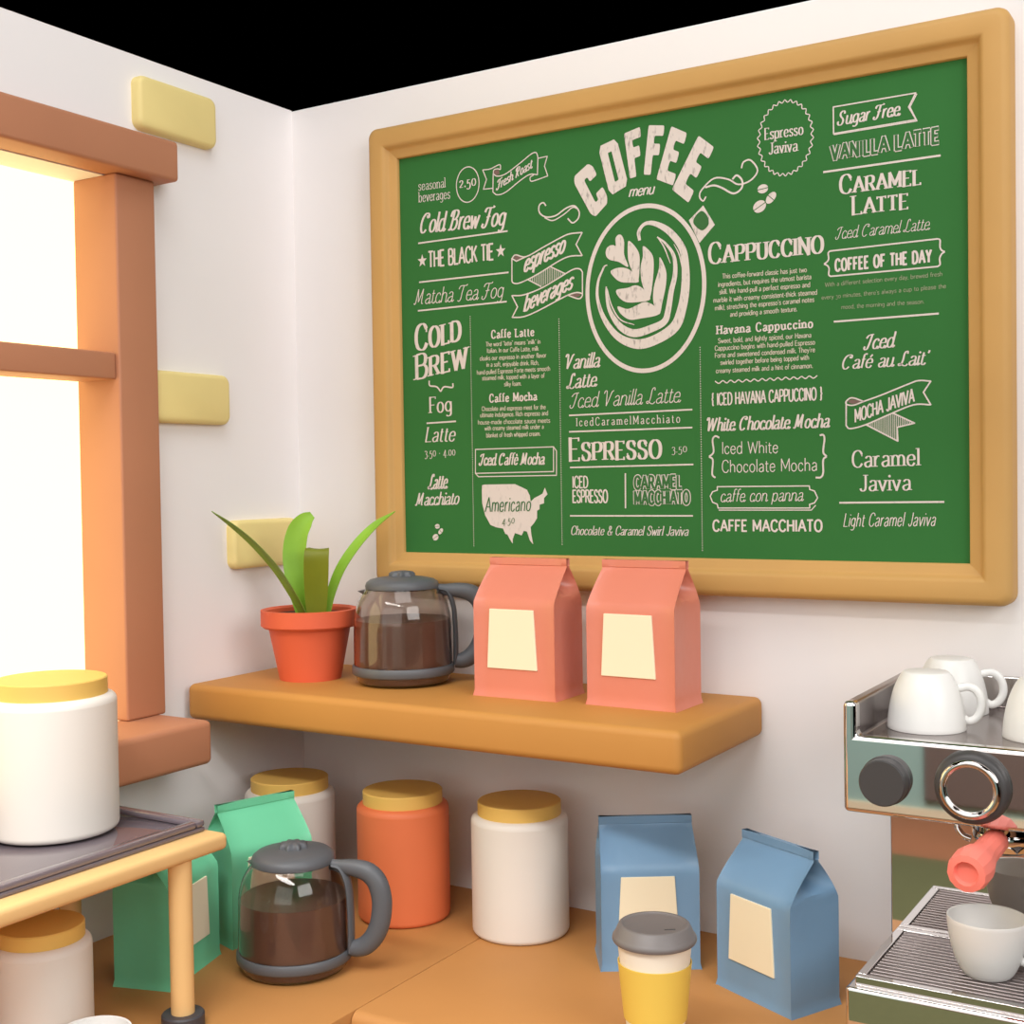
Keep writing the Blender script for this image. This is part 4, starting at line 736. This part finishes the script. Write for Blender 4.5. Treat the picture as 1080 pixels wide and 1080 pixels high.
def write(ink, text, style, x0, y0, x1, y1, cap, m='chalk', force=None, ly=-.0204):
    w, thin, serif, slant, sp, GS, caps = ST[style]
    if force: w = force
    adv = []; k1 = 1.0
    for i, ch in enumerate(text):
        sc = .78 if (caps and i > 0) else 1
        g = GS.get(ch) or (32, ''); adv.append((g[0]*sc+sp, sc))
    tot = sum(a for a, _ in adv)-sp
    fx = (x1-x0-(slant*cap if slant else 0)*.55)/tot; fy = cap/100; sh = (y1-y0)/(x1-x0)
    W_ = w*cap
    def T(px, py, ox, sc):
        X = x0+(ox+px*sc)*fx+slant*py*sc*fy; return (X, y0+py*sc*fy+(X-x0)*sh)
    def ww(a, b):
        dx, dy = b[0]-a[0], b[1]-a[1]; l = math.hypot(dx, dy) or 1; v = abs(dy/l-.0)
        return W_*(thin+(1-thin)*v)
    ox = 0
    for (ad, sc), ch in zip(adv, text):
        g = GS.get(ch)
        if g:
            for stt in g[1].split('|'):
                kind, rest = stt.split(' ', 1); pts = [tuple(map(float, q_.split(','))) for q_ in rest.split()]
                Q = [T(a, b, ox, sc) for a, b in pts]
                if kind == 'd':
                    r = W_*.62; ink.poly(m, [(Q[0][0]+r*math.cos(k*PI/4), Q[0][1]+r*math.sin(k*PI/4)) for k in range(8)], ly); continue
                if kind == 'p':
                    for i in range(len(Q)-1):
                        wd = ww(Q[i], Q[i+1]); e = W_*.28
                        ink.seg(m, Q[i], Q[i+1], wd, e if i > 0 else (0 if serif else W_*.1), e if i < len(Q)-2 else (0 if serif else W_*.1), ly)
                else:
                    SS = catmull(Q, 3 if style in ('tiny', 'faint') else 5, kind == 'c'); n = len(SS); wl = []
                    for i in range(n):
                        a = SS[i-1] if (i > 0 or kind == 'c') else SS[i]; b = SS[(i+1) % n] if (i < n-1 or kind == 'c') else SS[i]
                        wl.append(ww(a, b))
                    ink.strip(m, SS, wl, ly, kind == 'c')
                if serif and kind == 's' and ch in 'CSG' and cap > 12:
                    e = Q[0]; ink.seg(m, (e[0], e[1]+.10*cap*sc), (e[0], e[1]-.13*cap*sc), W_*.42, 0, 0, ly)
                    if ch == 'S': e = Q[-1]; ink.seg(m, (e[0], e[1]+.13*cap*sc), (e[0], e[1]-.12*cap*sc), W_*.42, 0, 0, ly)
                if serif and kind != 'c':
                    for e, nb, raw in ((Q[0], Q[1], pts[0]), (Q[-1], Q[-2], pts[-1])):
                        vert = abs(e[1]-nb[1]) > .55*abs(e[0]-nb[0])
                        if vert and (kind == 'p' or abs(e[0]-nb[0]-slant*(e[1]-nb[1])) < .04*cap) and raw[1] in (0, 100, 102, 64, -28):
                            L_ = serif*cap*sc+W_*.5; th = max(W_*thin*.9, .9); off = th/2 if raw[1] <= 0 else -th/2
                            a_ = (e[0]-L_*(1 if raw[1] <= 0 or raw[1] == 100 else 1), e[1]+off); b_ = (e[0]+L_*(1 if raw[1] <= 0 or raw[1] == 100 else .1), e[1]+off)
                            ink.seg(m, (a_[0], a_[1]-L_*sh), (b_[0], b_[1]+(b_[0]-e[0])*sh), th, 0, 0, ly)
                        elif not vert and kind == 'p' and ch in 'ETFLZ':
                            t_ = serif*cap*sc*1.0; dr = -1 if raw[1] > 50 else 1
                            if raw[1] in (100, 0): ink.seg(m, (e[0], e[1]-dr*W_*.2), (e[0], e[1]+dr*t_*1.4), W_*.5, 0, 0, ly)
        ox += ad
GL = {5:'thin hand lettering Matcha Tea Fog'}
NP = max(max(t_[0] for t_ in TEXTS), max(f_[0] for f_ in FILLS))+1
for part in range(NP):
    ink = Ink(); HOLD = []
    for (pt, text, style, x0, y0, x1, y1, cap) in TEXTS:
        if pt != part: continue
        m = {'tiny':'tiny', 'faint':'faint', 'hand':'greenink'}.get(style, 'chalk')
        ly = -.0210 if style == 'hand' else -.0204
        if style == 'outline':
            write(ink, text, style, x0, y0, x1, y1, cap, 'chalk', .34, -.0204)
            write(ink, text, style, x0, y0, x1, y1, cap, 'greenink', .20, -.0207)
        else: write(ink, text, style, x0, y0, x1, y1, cap, m, None, ly)
        if style != 'hand': ink.flush('lettering')
        else: hold = ink.b; ink.b = {}; HOLD.append(hold)
    for (pt, w_, sm, cl, P_) in STROKES:
        if pt != part: continue
        # pen width in px of the photo's board, 1 px = about 1.45 mm
        Q = catmull(P_, 5, bool(cl)) if sm and len(P_) > 2 else P_
        if sm:
            ink.strip('chalk', Q, w_*1.15, -.0204, bool(cl))
            if part == 3: ink.flush('divider_line')
            elif part not in (1, 14, 40, 43, 37, 30): ink.flush('banner_drawing' if part == 33 else 'ornament_drawing')
        else:
            n_ = len(Q)
            for i in range(n_ if cl else n_-1): ink.seg('chalk', Q[i], Q[(i+1) % n_], w_*1.15, w_*.3, w_*.3)
            if part == 3: ink.flush('divider_line')
            elif part not in (1, 14, 40, 43, 37, 30): ink.flush('banner_drawing' if part == 33 else 'ornament_drawing')
    for (pt, col, sm, P_) in FILLS:
        if pt != part: continue
        Q = catmull(P_, 5, True) if sm else P_
        if part == 44 and col: ink.poly('greenink', Q, -.0208)
        elif col: ink.poly('purple', Q, -.0202)
        else: ink.poly('chalkart' if part >= 43 else 'chalk', Q, -.0204)
    if part == 0:
        (cx, cy), rx_, ry_ = CIRC; ink.strip('chalk', [(cx+rx_*math.cos(2*PI*k/48), cy+ry_*math.sin(2*PI*k/48)) for k in range(48)], 1.7, close=True)
    if part == 4:
        for cx, cy in STARS: ink.poly('chalk', [(cx+(9.5 if k % 2 == 0 else 3.9)*math.sin(PI*k/5), cy+(11 if k % 2 == 0 else 4.4)*math.cos(PI*k/5)) for k in range(10)])
    if part == 32:
        (cx, cy), rr_ = BADGE; n_ = 30*2
        rr_ *= .94; ry_ = rr_*1.31
        ink.strip('chalk', catmull([(cx+(rr_+(1.9 if k % 2 else -1.9))*math.cos(2*PI*k/n_), cy+(ry_+(1.9 if k % 2 else -1.9))*math.sin(2*PI*k/n_)) for k in range(n_)], 3, True), 1.5, close=True)
    if part == 43:
        for o_ in VARS:
            Q = catmull(o_, 6); ink.strip('chalkart', [(a, b) for a, b, c in Q], [max(.6, c) for a, b, c in Q], -.0206)
    if part == 44:
        cx = (RING[0][0]+RING[1][0])/2; cy = (RING[2][1]+RING[3][1])/2; a_ = (RING[1][0]-RING[0][0])/2; b_ = (RING[2][1]-RING[3][1])/2
        ink.strip('chalk', [(cx+a_*math.cos(2*PI*k/96), cy+b_*math.sin(2*PI*k/96)) for k in range(96)], 6.6, -.0205, True)
    ink.flush('cup_drawing' if part == 44 else 'latte_art_drawing' if part == 43 else 'map_drawing' if part == 12 else 'banner_drawing' if part in (1, 14, 33, 40) else 'ornament_drawing')
    for hb in HOLD: ink.b = hb; ink.flush('lettering', 'dark green lettering')
# COFFEE headline: block letters fitted to four-cornered boxes (tl, tr, br, bl)
def blk(ch):
    if ch == 'F': return [[(0,0),(.44,0),(.44,.40),(.84,.40),(.84,.63),(.44,.63),(.44,.79),(1,.79),(1,1),(0,1)]]
    if ch == 'E': return [[(0,0),(1,0),(1,.22),(.46,.22),(.46,.41),(.85,.41),(.85,.62),(.46,.62),(.46,.79),(1,.79),(1,1),(0,1)]]
    if ch == 'C': return [[(1,.36),(1,.12),(.86,0),(.14,0),(0,.12),(0,.88),(.14,1),(.86,1),(1,.88),(1,.66),(.60,.66),(.60,.78),(.42,.78),(.42,.22),(.60,.22),(.60,.36)]]
    o = [(.14,0),(.86,0),(1,.12),(1,.88),(.86,1),(.14,1),(0,.88),(0,.12)]; i = [(.42,.20),(.58,.20),(.60,.22),(.60,.78),(.58,.80),(.42,.80),(.40,.78),(.40,.22)]
    return [[o[k], o[(k+1) % 8], i[(k+1) % 8], i[k]] for k in range(8)]
ink = Ink()
def rnd(poly, r=.06):
    out = []; n_ = len(poly)
    for k in range(n_):
        a, b, c = Vector(poly[k-1]), Vector(poly[k]), Vector(poly[(k+1) % n_])
        d1, d2 = (a-b), (c-b); q1 = min(r, d1.length*.4); q2 = min(r, d2.length*.4)
        p1 = b+d1.normalized()*q1; p2 = b+d2.normalized()*q2
        out += [tuple(p1), tuple((p1+p2)/4+b/2), tuple(p2)]
    return out
for ch, (tl, tr, br, bl) in COFFEE:
    for poly in blk(ch):
        pp = poly if ch == 'O' else rnd(poly)
        ink.poly('chalkart', [tuple((bl[k]*(1-x)+br[k]*x)*(1-y)+(tl[k]*(1-x)+tr[k]*x)*y for k in (0, 1)) for x, y in pp], -.0206)
ink.flush('lettering')
for grp, sc in ((BEANS[0], 1), (BEANS[1], .62)):
    ink = Ink()
    for (cx, cy), (rx_, ry_, rot) in zip(grp, ((7.6, 6.2, .1), (5.6, 9.4, -.75), (9.6, 8.2, .5))):
        for sgn in (-1, 1):
            P_ = []
            for k in range(13):
                a = PI*k/12; x, y = rx_*sc*math.cos(a), sgn*(ry_*sc*math.sin(a)*.92+.55*sc)
                P_.append((cx+x*math.cos(rot)-y*math.sin(rot), cy+x*math.sin(rot)+y*math.cos(rot)))
            ink.poly('chalk', P_)
    ink.flush('coffee_bean_drawing')
ink = Ink()
for a, b in DOTS:
    ink = Ink()
    n_ = int(abs(a[1]-b[1])/3.4)
    for k in range(n_):
        x = (a[0]+b[0])/2; y = a[1]+(b[1]-a[1])*k/(n_-1); ink.poly('chalk', [(x-.65, y-.75), (x+.65, y-.75), (x+.65, y+.75), (x-.65, y+.75)])
    ink.flush('dotted_divider')

GRP = {'jar': 'storage jars with yellow lids', 'carafe': 'glass coffee carafes', 'cabinet': 'base cabinets', 'worktop': 'wooden worktops'}
for o in list(C.objects):
    if o.parent is None and 'category' in o:
        c = o['category']
        if c in GRP: o['group'] = GRP[c]
        elif c == 'bag': o['group'] = ('coral' if 'coral' in o['label'] else 'blue' if 'blue' in o['label'] else 'mint green')+' coffee bags'
        elif c == 'cup' and 'white cup' in o['label']: o['group'] = 'white porcelain cups'
    if 'group' in o and not o['group']: del o['group']
# ---------------------------------------------------------------- lights, world, camera
def area(name, loc, aim, sx, sy, power, col=(1, 1, 1)):
    l = bpy.data.lights.new(name, 'AREA'); l.shape = 'RECTANGLE'; l.size = sx; l.size_y = sy; l.energy = power; l.color = col
    o = bpy.data.objects.new(name, l); link(o); o.location = loc
    o.rotation_euler = (Vector(aim)-Vector(loc)).to_track_quat('-Z', 'Y').to_euler(); return o
area('key_softbox', (1.0, -1.0, 2.6), (.1, -.1, .9), 1.4, 1.4, 26, (1, 1, 1))
area('front_softbox', (1.0, -3.6, 1.35), (.5, -.1, .45), 3.2, 2.0, 34, (1, .98, .97))
area('side_softbox', (3.3, -1.7, 1.7), (0, -.4, .8), 1.8, 1.6, 60, (1, .99, .98))
area('room_softbox', (.8, -2.4, 2.4), (.6, -4.4, -.5), 2.2, 1.4, 270, (1, .98, .96))
wd = bpy.data.worlds.new('world'); bpy.context.scene.world = wd; wd.use_nodes = True
wd.node_tree.nodes['Background'].inputs['Color'].default_value = (0, 0, 0, 1)
wd.node_tree.nodes['Background'].inputs['Strength'].default_value = 0
cam = bpy.data.cameras.new('camera'); co = bpy.data.objects.new('camera', cam); link(co)
cam.sensor_width = 36; cam.sensor_fit = 'HORIZONTAL'; cam.lens = 36*1347.1214/1080; cam.clip_start = .01
yaw, pitch, roll = .5499, -.0252, -.0154
fw = Vector((-math.sin(yaw)*math.cos(pitch), math.cos(yaw)*math.cos(pitch), math.sin(pitch)))
r0 = Vector((math.cos(yaw), math.sin(yaw), 0)); u0 = r0.cross(fw)
rr = r0*math.cos(roll)+u0*math.sin(roll); uu = -r0*math.sin(roll)+u0*math.cos(roll)
mw = Matrix((rr, uu, -fw)).transposed().to_4x4(); mw.translation = Vector((1.5024, -1.731, .6682)); co.matrix_world = mw
sc = bpy.context.scene; sc.camera = co
sc.view_settings.view_transform = 'Standard'; sc.view_settings.look = 'None'; sc.view_settings.exposure = -0.12; sc.view_settings.gamma = 1
sc.view_settings.use_curve_mapping = False
sc.cycles.max_bounces = 14; sc.cycles.transmission_bounces = 12; sc.cycles.diffuse_bounces = 5
